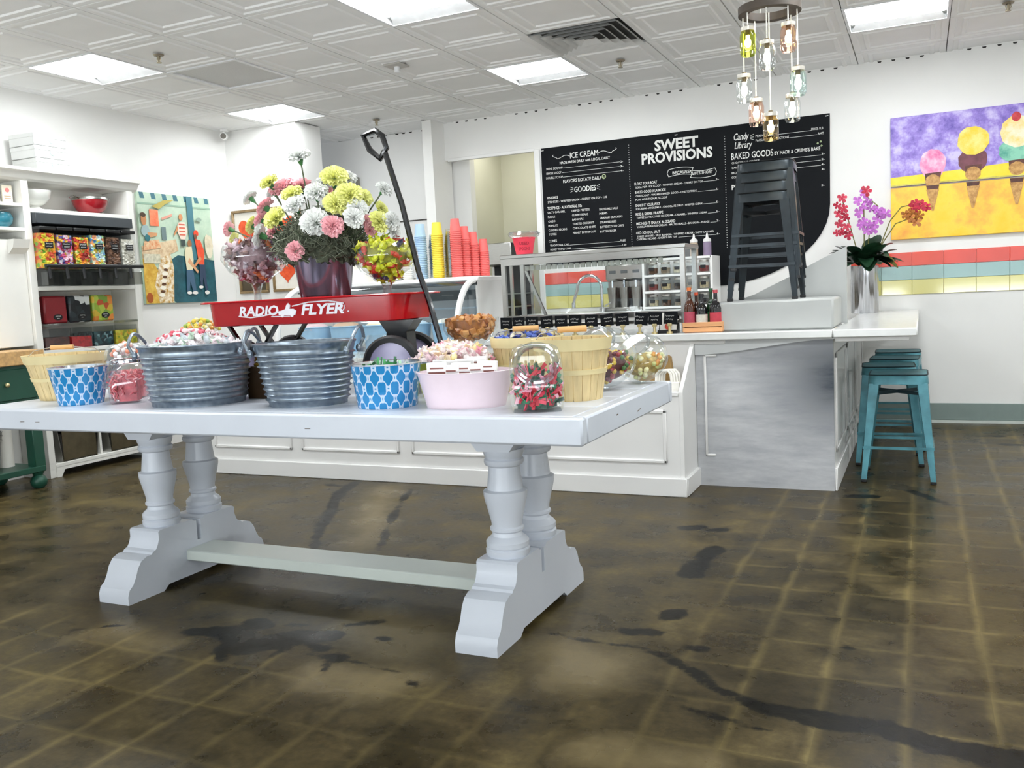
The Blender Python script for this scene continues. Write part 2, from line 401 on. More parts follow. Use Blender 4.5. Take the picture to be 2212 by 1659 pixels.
# dark scallops where the tile edges meet the back wall
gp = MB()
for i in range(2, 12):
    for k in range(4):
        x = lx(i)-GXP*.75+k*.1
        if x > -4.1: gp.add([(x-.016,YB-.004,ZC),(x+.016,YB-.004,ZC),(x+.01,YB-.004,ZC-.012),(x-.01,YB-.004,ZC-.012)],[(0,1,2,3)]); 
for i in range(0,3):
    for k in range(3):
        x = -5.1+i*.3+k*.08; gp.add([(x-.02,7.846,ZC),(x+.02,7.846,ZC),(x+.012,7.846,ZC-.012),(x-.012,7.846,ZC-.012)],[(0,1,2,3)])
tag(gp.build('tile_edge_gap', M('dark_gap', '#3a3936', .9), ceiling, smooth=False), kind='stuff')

# ---- walls
wl = struct(MB().box(-6.13,XL,-2.1,6.9,0,ZC+.05).build('wall_left', WHITE, smooth=False))
wbl = struct(MB().box(XL,-5.19,6.73,6.83,0,ZC).box(-5.26,-5.19,6.83,7.1,0,ZC).build('wall_back_left', WHITE, smooth=False))
wrc = struct(MB().box(-6.6,-4.0,7.85,7.95,0,ZC).box(-6.7,-6.6,6.83,9.1,0,ZC).build('wall_recess', WHITE, smooth=False))
wb = struct(MB().box(-3.235,3.3,YB,YB+.12,0,ZC+.03).box(-4.18,-3.235,YB,YB+.12,2.485,ZC+.03).box(-4.28,-4.18,7.45,YB+.12,0,ZC).build('wall_back', WHITE, smooth=False))
INNER = M('cream_store_room_paint', '#dddccb', .6, var=.02, vs=3)
wi = struct(MB().box(-5.2,-2.2,9.0,9.1,0,ZC).box(-3.2,-3.1,YB+.12,9.0,0,ZC).box(-4.3,-4.2,7.95,9.0,0,ZC).build('wall_store_room', INNER, smooth=False))
struct(MB().box(3.2,3.3,-2.1,YB+.1,0,ZC+.05).build('wall_right', WHITE, smooth=False))
wfr = struct(MB().box(-6.13,3.3,-2.1,-2.0,0,.28).box(-6.13,3.3,-2.1,-2.0,2.62,ZC+.05).box(-6.13,-5.0,-2.1,-2.0,.28,2.62).box(-.25,.25,-2.1,-2.0,.28,2.62).box(2.95,3.3,-2.1,-2.0,.28,2.62).build('wall_front', WHITE, smooth=False))
for k, (a, c) in enumerate(((-5.0,-.25),(.25,2.95))):
    o = struct(MB().box(a,c,-2.06,-2.05,.28,2.62).build('window_%d' % (k+1), CLEAR, smooth=False))
    MB().box(a,a+.05,-2.08,-2.03,.28,2.62).box(c-.05,c,-2.08,-2.03,.28,2.62).box(a,c,-2.08,-2.03,.28,.34).box(a,c,-2.08,-2.03,2.56,2.62).build('window_frame', TRIM, o, smooth=False)
# trims: opening jamb, recess rail
struct(MB().cbox(-3.245,-3.19,YB-.02,YB,0,2.485,.004).cbox(-4.15,-3.245,YB-.012,YB,2.47,2.50,.003).build('trim_1', TRIM))
struct(MB().box(-5.1,-4.3,7.84,7.85,1.955,1.965).build('trim_2', M('dark_rail', '#3b3530', .5), smooth=False))
BASEC = M('grey_green_vinyl', '#7e8d88', .45, var=.03)
bb = struct(MB().cbox(-.35,3.2,YB-.012,YB,.022,.155,.004).build('baseboard_back', BASEC))
MB().box(-.35,3.2,YB-.022,YB,0,.022).build('baseboard_toe', M('pale_toe_strip', '#c6ccc6', .5), bb, smooth=False)
# ---- band of glazed wall tiles: every tile its own piece
TILE = {'red': M('red_glazed_tile', '#e0584a', .07, var=.12, vs=2.5, coat=.6), 'blue': M('grey_blue_glazed_tile', '#9dbcb9', .07, var=.05, vs=2.5, coat=.6), 'yellow': M('yellow_glazed_tile', '#dcd588', .07, var=.04, vs=2.5, coat=.6)}
for (xa, xb_) in ((-.52, 1.3), (-3.19, -2.55)):
    for nm, z0, z1 in (('red',1.242,1.348),('blue',1.134,1.240),('yellow',1.018,1.132)):
        x = xa
        tm = MB().cbox(0,.2225,YB-.009,YB,z0,z1,.0025).mesh('wall_tile'); tm.materials.append(TILE[nm])
        while x < xb_-.05:
            ob('wall_tile', tm, wb, (x,0,0)); x += .2243
# ---- ceiling lamps
FR = M('lamp_frame_white', '#e6e7e8', .4)
DIF = EMIT('lamp_diffuser', (.94,.98,1), LAMP)
def troffer(i, j, label):
    x1, y0 = lx(i), ly(j); x0, y1 = x1-GXP, y0+GYP
    t = thing('ceiling_light', label, 'light', ((x0+x1)/2,(y0+y1)/2,ZC), group='square ceiling lamps')
    a, c = GXP/2, GYP/2
    MB().box(-a,a,-c,-c+.018,-.004,.03).box(-a,a,c-.018,c,-.004,.03).box(-a,-a+.018,-c+.018,c-.018,-.004,.03).box(a-.018,a,-c+.018,c-.018,-.004,.03).build('lamp_frame', FR, t, smooth=False)
    MB().add([(-a+.018,c-.018,.0),(a-.018,c-.018,.0),(a-.05,c-.10,.026),(-a+.05,c-.10,.026)],[(3,2,1,0)]).build('reflector', FR, t, smooth=False, fix=False)
    MB().add([(-a+.018,-c+.018,.004),(a-.018,-c+.018,.004),(a-.03,c-.10,.026),(-a+.03,c-.10,.026)],[(3,2,1,0)]).build('diffuser', DIF, t, smooth=False, fix=False)
t = thing('store_room_fill_light', 'added fill lamp inside the store room, out of sight', 'light', (-3.75,8.35,ZC))  # unseen lamp added to brighten the store room
MB().box(-.3,.3,-.3,.3,-.02,.02).build('lamp_body', FR, t, smooth=False); MB().box(-.28,.28,-.28,.28,-.024,-.0205).build('diffuser', EMIT('dim_store_fill', (1,.98,.9), LAMP*.2), t, smooth=False)
troffer(1,0,'square lit ceiling lamp above the white hutch, farthest left')
troffer(5,0,'square lit ceiling lamp cut by the top edge of the photo')
troffer(5,3,'square lit ceiling lamp just below the slatted air vent, over the menu wall')
troffer(1,3,'square lit ceiling lamp nearest the white corner pillar')
troffer(9,3,'square lit ceiling lamp right of the jar chandelier')
for i, j in ((9,0),(13,0),(13,3),(1,-3),(5,-3),(9,-3),(13,-3)):
    troffer(i, j, 'square ceiling lamp nearer the shop windows, outside the photo')
# ---- air vent (four way slats)
t = thing('air_vent', 'square slatted air vent in the ceiling above the counter', 'vent', (lx(6)-GXP/2, ly(2)+GYP/2, ZC))
MB().box(-.31,.31,-.312,.312,.02,.045).build('vent_throat', M('vent_dark_inside', '#4a4a48', .8), t, smooth=False)
GREYV = M('vent_slat_grey', '#cfcfcc', .45)
for k in range(5):
    d = .305-k*.056; z = -.012-.003*k
    MB().add([(-d,-d,z),(d,-d,z),(d,d,z),(-d,d,z),(-d+.044,-d+.044,z+.030),(d-.044,-d+.044,z+.030),(d-.044,d-.044,z+.030),(-d+.044,d-.044,z+.030)],
             [(0,1,5,4),(1,2,6,5),(2,3,7,6),(3,0,4,7)]).build('vent_slat', GREYV, t, smooth=False)
t = thing('return_grille', 'flat square return air panel between two left ceiling lamps', 'grille', (lx(2)-GXP/2, ly(1)+GYP/2, ZC))
MB().box(-.311,.311,-.312,-.285,-.006,.02).box(-.311,.311,.285,.312,-.006,.02).box(-.311,-.284,-.285,.285,-.006,.02).box(.284,.311,-.285,.285,-.006,.02).build('grille_frame', FR, t, smooth=False)
MB().box(-.284,.284,-.285,.285,.004,.02).build('grille_panel', M('perforated_panel', '#d2d2d0', .6, var=.1, vs=300), t, smooth=False)
# ---- sprinklers, speaker plate, camera
def sprinkler(x, y, label):
    t = thing('sprinkler_head', label, 'sprinkler', (x,y,ZC), group='sprinkler heads')
    MB().lathe([(.0,0),(.035,-.002),(.03,-.01),(.014,-.012)],16).build('escutcheon', M('sprinkler_bronze','#8f8574',.4,.6), t)
    MB().cyl((0,0,0),.008,-.05,-.01,10).cyl((0,0,0),.017,-.054,-.05,12).tube([(.012,0,-.012),(.016,0,-.03),(.006,0,-.045)],.0025,5).tube([(-.012,0,-.012),(-.016,0,-.03),(-.006,0,-.045)],.0025,5).build('deflector', M('sprinkler_brass','#a79c86',.35,.7), t)
sprinkler(-4.514,4.485,'brass sprinkler head beside the lamp above the hutch')
sprinkler(-4.566,7.12,'small sprinkler head left of the white column top')
sprinkler(-2.001,6.441,'sprinkler head right of the lamp over the counter')
sprinkler(.492,6.557,'sprinkler head at the top right edge of the photo')
t = thing('sensor_plate', 'small square sensor plate on the ceiling above the flowers', 'sensor', (-3.397,5.60,ZC))
MB().cbox(-.07,.07,-.07,.07,-.012,0,.004).build('plate', M('sensor_grey','#b8b5ae',.5), t)
MB().cyl((0,.01,0),.02,-.05,-.012,12).build('sensor_stem', FR, t)
t = thing('security_camera', 'small white security camera in the left ceiling corner', 'camera', (-5.93,6.62,ZC))
MB().cyl((0,0,0),.035,-.02,0,14).tube([(0,0,-.02),(.01,-.02,-.05)],.012,8).build('mount', TRIM, t)
MB().tube([(-.03,.04,-.055),(.05,-.07,-.075)],.032,14).build('housing', TRIM, t)
MB().tube([(.05,-.07,-.075),(.054,-.0755,-.076)],.026,14).build('lens', M('camera_lens','#5a5348',.3), t)
# ================================================================== ON THE WALLS
CHALK = M('chalk_white_lettering', '#e6e6e2', .7); CHALKG = M('chalk_green_lettering', '#b9c79a', .7)
SLATE = M('menu_board_black', '#15171a', .6, var=.12, vs=2.5, spec=.1)
board = thing('menu_board', 'large black chalk lettered menu board on the back wall', 'menu board', (0,YB,0))
pb = [(-3.175,2.487),(-.668,2.487),(-.674,1.775)]
for k in range(1, 13):
    a = PI/2*k/12; pb.append((-.674-.945*(1-math.cos(a)), 1.775-.618*math.sin(a)))
pb += [(-1.62,1.42),(-3.175,1.42)]
MB().prism(pb, 'xz', -.012, -.001).build('panel', SLATE, board, smooth=False)
MENU = [('ICE CREAM', -2.758, 2.394, 0.268, 0.051), ('MADE FRESH DAILY with LOCAL DAIRY', -2.756, 2.338, 0.48, 0.024), ('MINI SCOOP', -3.049, 2.296, 0.16, 0.02), ('SINGLE SCOOP', -3.057, 2.255, 0.148, 0.02), ('DOUBLE SCOOP', -3.052, 2.214, 0.163, 0.02), ('2-', -2.408, 2.291, 0.025, 0.017), ('3-', -2.409, 2.251, 0.03, 0.017), ('4-', -2.408, 2.212, 0.03, 0.017), ('FLAVORS ROTATE DAILY', -2.785, 2.171, 0.37, 0.029), ('GOODIES', -2.761, 2.088, 0.207, 0.049), ('FINISHES', -3.081, 2.035, 0.109, 0.023), ('SPRINKLES - WHIPPED CREAM - CHERRY ON TOP - 1.00', -2.843, 1.997, 0.572, 0.02), ('TOPPINGS - ADDITIONAL 50c', -2.966, 1.941, 0.337, 0.027), ('SALTY CARAMEL', -3.048, 1.902, 0.176, 0.019), ('FUDGE', -3.098, 1.862, 0.071, 0.019), ('OREO', -3.097, 1.821, 0.071, 0.019), ('PEANUTS', -3.085, 1.781, 0.097, 0.019), ('CANDIED PECANS', -3.042, 1.741, 0.183, 0.019), ('TOFFEE', -3.093, 1.703, 0.077, 0.019), ('DIPPED PRETZEL', -2.809, 1.9, 0.176, 0.019), ('GUMMY BEARS', -2.818, 1.86, 0.155, 0.019), ('BANANAS', -2.841, 1.821, 0.107, 0.019), ('TOASTED COCONUT', -2.791, 1.781, 0.205, 0.019), ('CHOCOLATE CHIPS', -2.784, 1.743, 0.219, 0.019), ('PEANUT BUTTER CUPS', -2.783, 1.7, 0.221, 0.019), ('MALTED MILK BALLS', -2.546, 1.891, 0.174, 0.019), ('M&MS', -2.596, 1.854, 0.076, 0.019), ('GRAHAM CRACKERS', -2.526, 1.814, 0.213, 0.019), ('STRAWBERRIES', -2.555, 1.775, 0.156, 0.019), ('BUTTERSCOTCH CHIPS', -2.522, 1.734, 0.222, 0.019), ('BUTTERFINGER', -2.557, 1.694, 0.153, 0.019), ('CONES', -3.096, 1.643, 0.081, 0.023), ('TRADITIONAL CAKE', -3.029, 1.601, 0.192, 0.018), ('HONEY WAFFLE CONE', -3.022, 1.564, 0.203, 0.018), ('FREE', -2.423, 1.601, 0.051, 0.018), ('1.00', -2.412, 1.562, 0.036, 0.018), ('SWEET', -1.918, 2.391, 0.382, 0.093), ('PROVISIONS', -1.919, 2.289, 0.619, 0.093), ('FLOAT YOUR BOAT', -2.197, 2.083, 0.203, 0.024), ('SODA POP - ICE SCOOP - WHIPPED CREAM - CHERRY ON TOP', -1.992, 2.051, 0.596, 0.017), ('BAKED GOOD A LA MODE', -2.158, 2.011, 0.274, 0.024), ('ONE SCOOP - WARMED BAKED GOOD - ONE TOPPING', -2.02, 1.977, 0.539, 0.017), ('PLUS ADDITIONAL SCOOP', -2.151, 1.945, 0.285, 0.017), ('SHAKE IT YOUR WAY', -2.185, 1.896, 0.222, 0.024), ('ICE CREAM - WHOLE MILK - CHOCOLATE SYRUP - WHIPPED CREAM', -1.999, 1.865, 0.586, 0.017), ('RISE & SHINE FRAPPE', -2.173, 1.819, 0.247, 0.024), ('TOFFEE LATTE COFFEE ICE CREAM - CARAMEL - WHIPPED CREAM', -1.979, 1.788, 0.62, 0.017), ('MIDNIGHT SNACK BLIZZARD', -2.119, 1.736, 0.35, 0.024), ('VANILLA BEAN ICE CREAM - MALTED BALLS - BANANA - FUDGE', -1.969, 1.708, 0.641, 0.017), ('OLD SCHOOL SPLIT', -2.19, 1.656, 0.217, 0.024), ('THREE SCOOPS - SPLIT BANANA - WHIPPED CREAM - SALTY CARAMEL', -1.951, 1.624, 0.681, 0.017), ('CANDIED PECANS - CHERRY ON TOP', -2.114, 1.6, 0.362, 0.017), ('5-', -1.572, 2.056, 0.026, 0.017), ('6-', -1.574, 1.975, 0.026, 0.017), ('5-', -1.575, 1.867, 0.026, 0.017), ('5-', -1.575, 1.787, 0.027, 0.017), ('7-', -1.575, 1.709, 0.025, 0.017), ('6-', -1.576, 1.601, 0.026, 0.017), ('BECAUSE', -1.882, 2.145, 0.15, 0.026), ("LIFE'S SHORT", -1.696, 2.124, 0.175, 0.026), ('Candy', -1.371, 2.378, 0.125, 0.075), ('Library', -1.355, 2.308, 0.146, 0.07), ('PENNY CANDY', -1.163, 2.374, 0.174, 0.019), ('PACKAGED CONFECTIONS', -1.117, 2.338, 0.265, 0.019), ('PRICE / LB', -0.765, 2.378, 0.091, 0.019), ('AMT', -0.738, 2.337, 0.047, 0.019), ('BAKED GOODS', -1.282, 2.229, 0.341, 0.055), ("BY MADE & CRUMB'S BAKE", -0.922, 2.221, 0.358, 0.03), ('CHOCOLATE COOKIE', -1.336, 2.175, 0.227, 0.017), ('CARAMEL BAR', -1.382, 2.135, 0.137, 0.017), ('BROWNIE BITE', -1.379, 2.093, 0.145, 0.017), ('CONFETTI', -1.405, 2.056, 0.095, 0.017), ('PIES', -1.41, 1.975, 0.089, 0.042), ('3-', -0.722, 2.175, 0.026, 0.016), ('3-', -0.722, 2.132, 0.026, 0.016), ('4-', -0.723, 2.092, 0.026, 0.016), ('3-', -0.723, 2.054, 0.026, 0.016), ('5-', -0.725, 1.926, 0.026, 0.016)]
WALLROT = (PI/2,0,0)
for s, x, z, wd, h in MENU:
    big = h > .08; head = h > .021
    text(board, s, (x,-.0135,z), WALLROT, h, wd, CHALK, bold=.035 if big else (.012 if head else .006), shear=.25 if s in ('Candy','Library') else 0)
RULES = [(-2.981, -2.423, 2.290), (-2.978, -2.427, 2.250), (-2.97, -2.426, 2.210), (-1.69, -1.588, 2.048), (-1.74, -1.59, 1.968), (-1.70, -1.59, 1.860), (-1.66, -1.59, 1.779), (-1.64, -1.59, 1.700), (-1.92, -1.591, 1.594), (-2.93, -2.45, 1.594), (-2.915, -2.435, 1.556),(-1.07,-.81,2.368),(-.98,-.765,2.33),(-1.22,-.74,2.167),(-1.31,-.74,2.126),(-1.30,-.74,2.085)]
for a, c, z in RULES: MB().box(a,c,-.0138,-.0122,z-.0013,z+.0013).build('price_rule', CHALK, board, smooth=False)
for x, z0, z1, in ((-2.34,1.543,2.425),(-1.503,1.478,2.417)):
    mb = MB(); z = z0
    while z < z1: mb.cyl((0,0,0),.0035,0,.0015,6,m=Matrix.Translation((x,-.0122,z)) @ Matrix.Rotation(PI/2,4,'X')); z += .021
    mb.build('dotted_divider', CHALK, board, smooth=False)
# flourishes, banner and little sun rays
for sx, xc in ((1,-2.54),(-1,-2.975)):
    pts = [(xc+sx*(-.08+.16*k/12), -.0135, 2.39+.012*math.sin(k/12*6.2)+(.012 if k > 9 else 0)) for k in range(13)]
    MB().tube(pts,.0028,5).tube([(xc+sx*.08,-.0135,2.402),(xc+sx*.09,-.0135,2.41),(xc+sx*.078,-.0135,2.416)],.0028,5).build('flourish', CHALK, board)
for a, c, zc, bow in ((-1.99,-1.775,2.145,.012),(-1.80,-1.59,2.122,-.012)):
    n = 10; up = [(a+(c-a)*k/n,-.0135,zc+.03+bow*math.sin(PI*k/n)) for k in range(n+1)]; dn = [(p[0],p[1],p[2]-.06) for p in up]
    MB().tube(up,.0026,5).tube(dn,.0026,5).tube([up[0],(a-.012*(1 if bow>0 else -1),-.0135,zc),dn[0]],.0026,5).tube([up[-1],(c+.012*(1 if bow<0 else -1),-.0135,zc),dn[-1]],.0026,5).build('banner_outline', CHALK, board)
for xc, z in ((-2.885,2.09),(-2.635,2.09),(-1.28,2.37)):
    mb = MB(); sg = -1 if xc < -2.7 else 1
    for d in (-.018,0,.018): mb.bar((xc-sg*.012,-.0135,z+d*.6),(xc+sg*.016,-.0135,z+d*1.3),.003)
    mb.build('sun_ray', CHALK, board, smooth=False)
mb = MB(); mb.tube([(-2.578+.016*math.cos(k*PI/8),-.0135,2.177+.018*math.sin(k*PI/8)) for k in range(16)],.004,5,closed=True).bar((-2.584,-.0135,2.172),(-2.572,-.0135,2.172),.004); mb.build('smile_mark', CHALKG, board)
for x, z in ((-.738,2.273),(-.762,2.262),(-.733,2.240)): MB().bar((x-.008,-.0135,z),(x+.008,-.0135,z),.006).bar((x,-.0135,z-.008),(x,-.0135,z+.008),.006).build('star_mark', CHALKG, board, smooth=False)
for x, z in ((-3.16,2.465),(-1.915,2.462),(-.69,2.468)): MB().bar((x-.012,-.0135,z),(x+.012,-.0135,z+.002),.006).build('mounting_screw', CHALK, board, smooth=False)

# ---- ice cream cone painting (right), two boards
def paint(name, a, b_, s=6, amt=.5, c3=None, rough=.5):
    m, nt, b = newmat(name); n = noise(nt, s, 5, rough=.65)
    st = [(.36, C(a)), (.62, C(b_))] if not c3 else [(.32, C(a)), (.5, C(b_)), (.66, C(c3))]
    nt.links.new(ramp(nt, n.outputs['Fac'], st).outputs[0], b.inputs['Base Color']); b.inputs['Roughness'].default_value = rough
    return m
pt = thing('cone_painting', 'bright painting of three ice cream cones on purple and yellow', 'painting', (0,YB,0))
PUR = paint('painted_purple_sky','#5d49a8','#9a83d6',9,c3='#cfc4ee'); YEL = paint('painted_yellow_rail','#f2d21c','#f6e04a',6); ORA = paint('painted_orange_ground','#f7c51c','#fbd34a',3.2,c3='#f6a24b')
MB().cbox(-.222,.95,-.03,-.002,1.86,2.388,.003).build('upper_canvas', PUR, pt)
MB().cbox(-.222,.95,-.03,-.002,1.45,1.850,.003).build('lower_canvas', ORA, pt)
MB().prism([(-.222,1.862),(.95,1.862),(.95,1.985),(.3,1.95),(-.222,1.93)],'xz',-.0315,-.0298).build('painted_rail', YEL, pt, smooth=False)
MB().box(-.222,.95,-.0318,-.0298,1.862,1.874).build('painted_rail_edge', paint('painted_olive_line','#b5a83a','#d9cf6a',8), pt, smooth=False)
PINK = paint('painted_pink_scoop','#e06aa2','#f3a5c8',14,c3='#fbd9e6'); LEM = paint('painted_lemon_scoop','#f2cf35','#f8e58a',12); COC = paint('painted_chocolate_scoop','#5a2a33','#7c4550',10)
CREAMP = paint('painted_cream_scoop','#f3d24e','#fbf0d2',9); GRN = paint('painted_green_scoop','#2f8c7e','#8fd0b4',9); CHER = paint('painted_cherry','#b01f2c','#d2464a',20); WAF = paint('painted_waffle','#a8763a','#d6a765',30); DKW = paint('painted_dark_band','#43241f','#6b3c30',20)
def blob(xc, zc, rx, rz, n=22, jit=.05, a0=0, a1=2*PI):
    return [(xc+rx*math.cos(a0+(a1-a0)*k/n)*(1+random.uniform(-jit,jit)), zc+rz*math.sin(a0+(a1-a0)*k/n)*(1+random.uniform(-jit,jit))) for k in range(n)]
lay = [0]
def patch(name, poly, mat, off=-.0315):
    lay[0] = (lay[0]+1) % 12; MB().prism(poly,'xz',off-.0006-lay[0]*.00025,off+.0012).build(name, mat, pt, smooth=False)
for xc, z_, stack in ((.075,1.895,[('scoop',PINK,.092,.11,.115)]),(.35,1.925,[('scoop',COC,.10,.095,.085),('scoop',LEM,.108,.105,.23)]),(.64,1.935,[('scoop',GRN,.12,.09,.12),('scoop',CREAMP,.11,.115,.255)])):
    for nm, mt, rx, rz, dz in stack: patch(nm, blob(xc, z_+dz, rx, rz), mt)
    patch('cone_band', [(xc-.055,z_+.045),(xc+.06,z_+.05),(xc+.052,z_-.005),(xc-.05,z_-.01)], DKW)
    patch('cone_top', blob(xc, z_-.015, .052, .05), WAF)
    patch('cone_shadow_band', [(xc-.045,1.848),(xc+.045,1.848),(xc+.04,1.815),(xc-.04,1.815)], DKW)
    patch('cone_point', [(xc-.045,1.818),(xc+.045,1.818),(xc+.008,1.655),(xc-.008,1.655)], WAF)
patch('cherry', blob(.633,2.295,.03,.035), CHER)
patch('scoop_drip', [(.60,2.10),(.70,2.10),(.72,2.20),(.66,2.16),(.62,2.21),(.57,2.16)], CREAMP)

# ---- diner scene painting on the left wall (generic figures)
dp = thing('diner_painting', 'retro diner counter painting hung on the left wall', 'painting', (XL,0,0))
lay[0] = 0
def dpatch(name, poly, a, b_=None, s=14):
    lay[0] += 1
    mt = _M.get('dp'+a) or paint('dp'+a, a, b_ or a, s); _M['dp'+a] = mt
    MB().prism(poly,'yz',.0255+lay[0]*.00035-.001,.0255+lay[0]*.00035).build(name, mt, dp, smooth=False)
MB().cbox(5.585,6.43,.002,.026,1.24,2.187,.003,m=Matrix(((0,1,0,0),(1,0,0,0),(0,0,1,0),(0,0,0,1)))).build('canvas', paint('mint_painted_ground','#a9c2ac','#c3d6c0',5), dp, smooth=False) if False else MB().box(.002,.026,5.585,6.43,1.24,2.187).build('canvas', paint('mint_painted_ground','#a9c2ac','#c3d6c0',5), dp, smooth=False)
R_ = lambda y0,y1,z0,z1: [(y0,z0),(y1,z0),(y1,z1),(y0,z1)]
dpatch('awning', R_(5.585,6.43,2.135,2.187), '#dfe6dc')
for k in range(7): dpatch('awning_stripe', [(5.61+k*.125,2.187),(5.655+k*.125,2.187),(5.67+k*.125,2.135),(5.62+k*.125,2.135)], '#3e6f7d')
dpatch('painted_beam', R_(5.585,6.43,2.085,2.10), '#8fae98')
dpatch('floor_field', [(5.93,1.242),(6.43,1.242),(6.43,1.62),(5.99,1.66),(5.66,1.50),(5.60,1.45)], '#1e4c55', '#2a6470', 8)
dpatch('counter_field', [(5.59,1.73),(5.98,1.80),(6.0,1.70),(5.70,1.60),(5.59,1.62)], '#c2a27d', '#e0cba8', 20)
dpatch('counter_side', [(5.59,1.62),(5.70,1.60),(5.82,1.42),(5.86,1.242),(5.59,1.242)], '#c99a35', '#e3bf58', 18)
dpatch('plate_row', [(5.78,1.62),(5.90,1.68),(5.93,1.55),(5.90,1.242),(5.74,1.242),(5.70,1.40)], '#b98a2c', '#efe6cf', 28)
for k in range(5): dpatch('plate', blob(5.84-.018*k,1.56-.062*k,.035,.018,12,.02), '#f0ead9')
for k in range(4): dpatch('dark_food', blob(5.835-.018*k,1.53-.062*k,.026,.012,10,.1), '#5b3a22')
dpatch('sauce_jug', blob(5.63,1.29,.035,.045,14,.04), '#a8541f')
dpatch('steam_tray', R_(5.60,5.78,1.585,1.665), '#b7b39a', '#dcd7c0', 30)
dpatch('coffee_urn', R_(5.82,5.87,1.79,1.90), '#6a7f80')
dpatch('fryer', [(5.60,1.69),(5.80,1.72),(5.78,1.79),(5.62,1.77)], '#d88a5c', '#e6c9a0', 30)
dpatch('pillar', [(6.133,2.187),(6.205,2.187),(6.212,1.62),(6.14,1.62)], '#3f7480')
dpatch('orange_notice', R_(5.70,5.795,1.905,2.045), '#f0704a', '#ff8c66', 20)
dpatch('wall_sign', [(5.83,1.98),(5.95,2.02),(5.955,2.0),(5.835,1.96)], '#d99a86')
dpatch('cook_head', blob(5.632,1.955,.03,.05,14,.05), '#c98a5c'); dpatch('cook_hair', blob(5.625,1.995,.032,.02,12,.1), '#4a3524')
dpatch('cook_shirt', blob(5.64,1.86,.045,.05,14,.08), '#9fb6b8'); dpatch('cook_arm', [(5.66,1.80),(5.76,1.82),(5.77,1.845),(5.66,1.85)], '#d29a6c'); dpatch('cook_sleeve', blob(5.655,1.80,.03,.03,10,.1), '#2f6f78')
dpatch('boy_head', blob(6.05,1.995,.022,.03,12,.05), '#c98a5c'); dpatch('boy_shirt', [(6.02,1.95),(6.09,1.955),(6.12,1.88),(6.08,1.80),(6.03,1.80),(5.99,1.89)], '#e9d2c2')
for k in range(4): dpatch('shirt_stripe', R_(6.02,6.09,1.925-.03*k,1.938-.03*k), '#cf6a55')
dpatch('boy_arm', [(6.01,1.89),(5.96,1.83),(5.955,1.845),(6.0,1.92)], '#c98a5c'); dpatch('boy_shorts', R_(6.03,6.08,1.74,1.80), '#3c4a48')
dpatch('youth_cream_head', blob(6.13,1.765,.026,.034,12,.05), '#9c6a44'); dpatch('youth_cream_shirt', [(6.08,1.735),(6.15,1.74),(6.16,1.62),(6.14,1.53),(6.07,1.53),(6.06,1.66)], '#ddd3b0'); dpatch('youth_cream_arm', [(6.11,1.64),(6.21,1.52),(6.20,1.50),(6.09,1.60)], '#d2a078')
dpatch('youth_cream_jeans', [(6.065,1.53),(6.145,1.53),(6.165,1.34),(6.13,1.33),(6.10,1.42),(6.08,1.34),(6.05,1.34)], '#44627a'); dpatch('white_shoe', blob(6.15,1.325,.035,.015,10,.1), '#e3e0da'); dpatch('white_shoe', blob(6.08,1.325,.03,.015,10,.1), '#e3e0da')
dpatch('youth_red_cap', blob(6.215,1.86,.03,.03,12,.05), '#e0482a'); dpatch('youth_red_face', blob(6.205,1.83,.02,.025,10,.05), '#7a4f3a'); dpatch('youth_red_shirt', [(6.19,1.81),(6.26,1.80),(6.30,1.70),(6.285,1.58),(6.22,1.58),(6.21,1.70)], '#d8482c', '#e8603e'); dpatch('youth_red_arm', [(6.24,1.66),(6.16,1.57),(6.17,1.555),(6.26,1.63)], '#c98a5c')
dpatch('youth_red_jeans', [(6.225,1.58),(6.29,1.58),(6.30,1.40),(6.31,1.34),(6.28,1.34),(6.26,1.46),(6.245,1.38),(6.22,1.38)], '#34455c'); dpatch('white_shoe', blob(6.295,1.325,.03,.018,10,.1), '#e3e0da'); dpatch('white_shoe', blob(6.225,1.375,.028,.015,10,.1), '#e3e0da')
dpatch('far_customers', blob(6.36,1.75,.05,.11,16,.12), '#c9bda0', '#ddd6bd'); dpatch('lamp_disc', blob(6.26,1.985,.035,.018,12,.03), '#8aa091')
dpatch('gold_drape', [(5.72,2.07),(5.86,2.13),(5.98,2.14),(5.88,2.10),(5.80,2.05)], '#b5a552')

# ---- framed hearts on the left back wall
FRM = M('bronze_picture_frame', '#8a7350', .4, .2, var=.2, vs=30); DARKF = M('dark_picture_mount', '#4a3f2d', .6, var=.2); CREAMM = M('cream_mount', '#e3ded4', .7)
def heart(xc, zc, wd, ht):
    pts = []
    for k in range(40):
        t = 2*PI*k/40; x = 16*math.sin(t)**3; y = 13*math.cos(t)-5*math.cos(2*t)-2*math.cos(3*t)-math.cos(4*t)
        pts.append((xc+x/32*wd, zc+(y+2.5)/29*ht))
    return pts
def heart_frame(x0, x1, z0, z1, label, col, h=True, fm=FRM):
    t = thing('heart_picture', label, 'picture', ((x0+x1)/2, 6.73, z0), group='framed hearts'); a = (x1-x0)/2; H = z1-z0
    MB().cbox(-a,a,-.03,-.002,0,.025,.004).cbox(-a,a,-.03,-.002,H-.025,H,.004).cbox(-a,-a+.025,-.03,-.002,.025,H-.025,.004).cbox(a-.025,a,-.03,-.002,.025,H-.025,.004).build('picture_frame', fm, t)
    MB().box(-a+.02,a-.02,-.014,-.002,.02,H-.02).build('mount', CREAMM if h else DARKF, t, smooth=False)
    if h: MB().prism(heart(0,H*.5,a*1.25,H*.55),'xz',-.0165,-.0138).build('heart', col, t, smooth=False)
REDP = paint('red_orange_heart_paint','#c63a16','#e25a2a',20)
heart_frame(-6.0,-5.62,1.66,2.09,'framed red heart picture above its neighbours, left of the flowers',REDP)
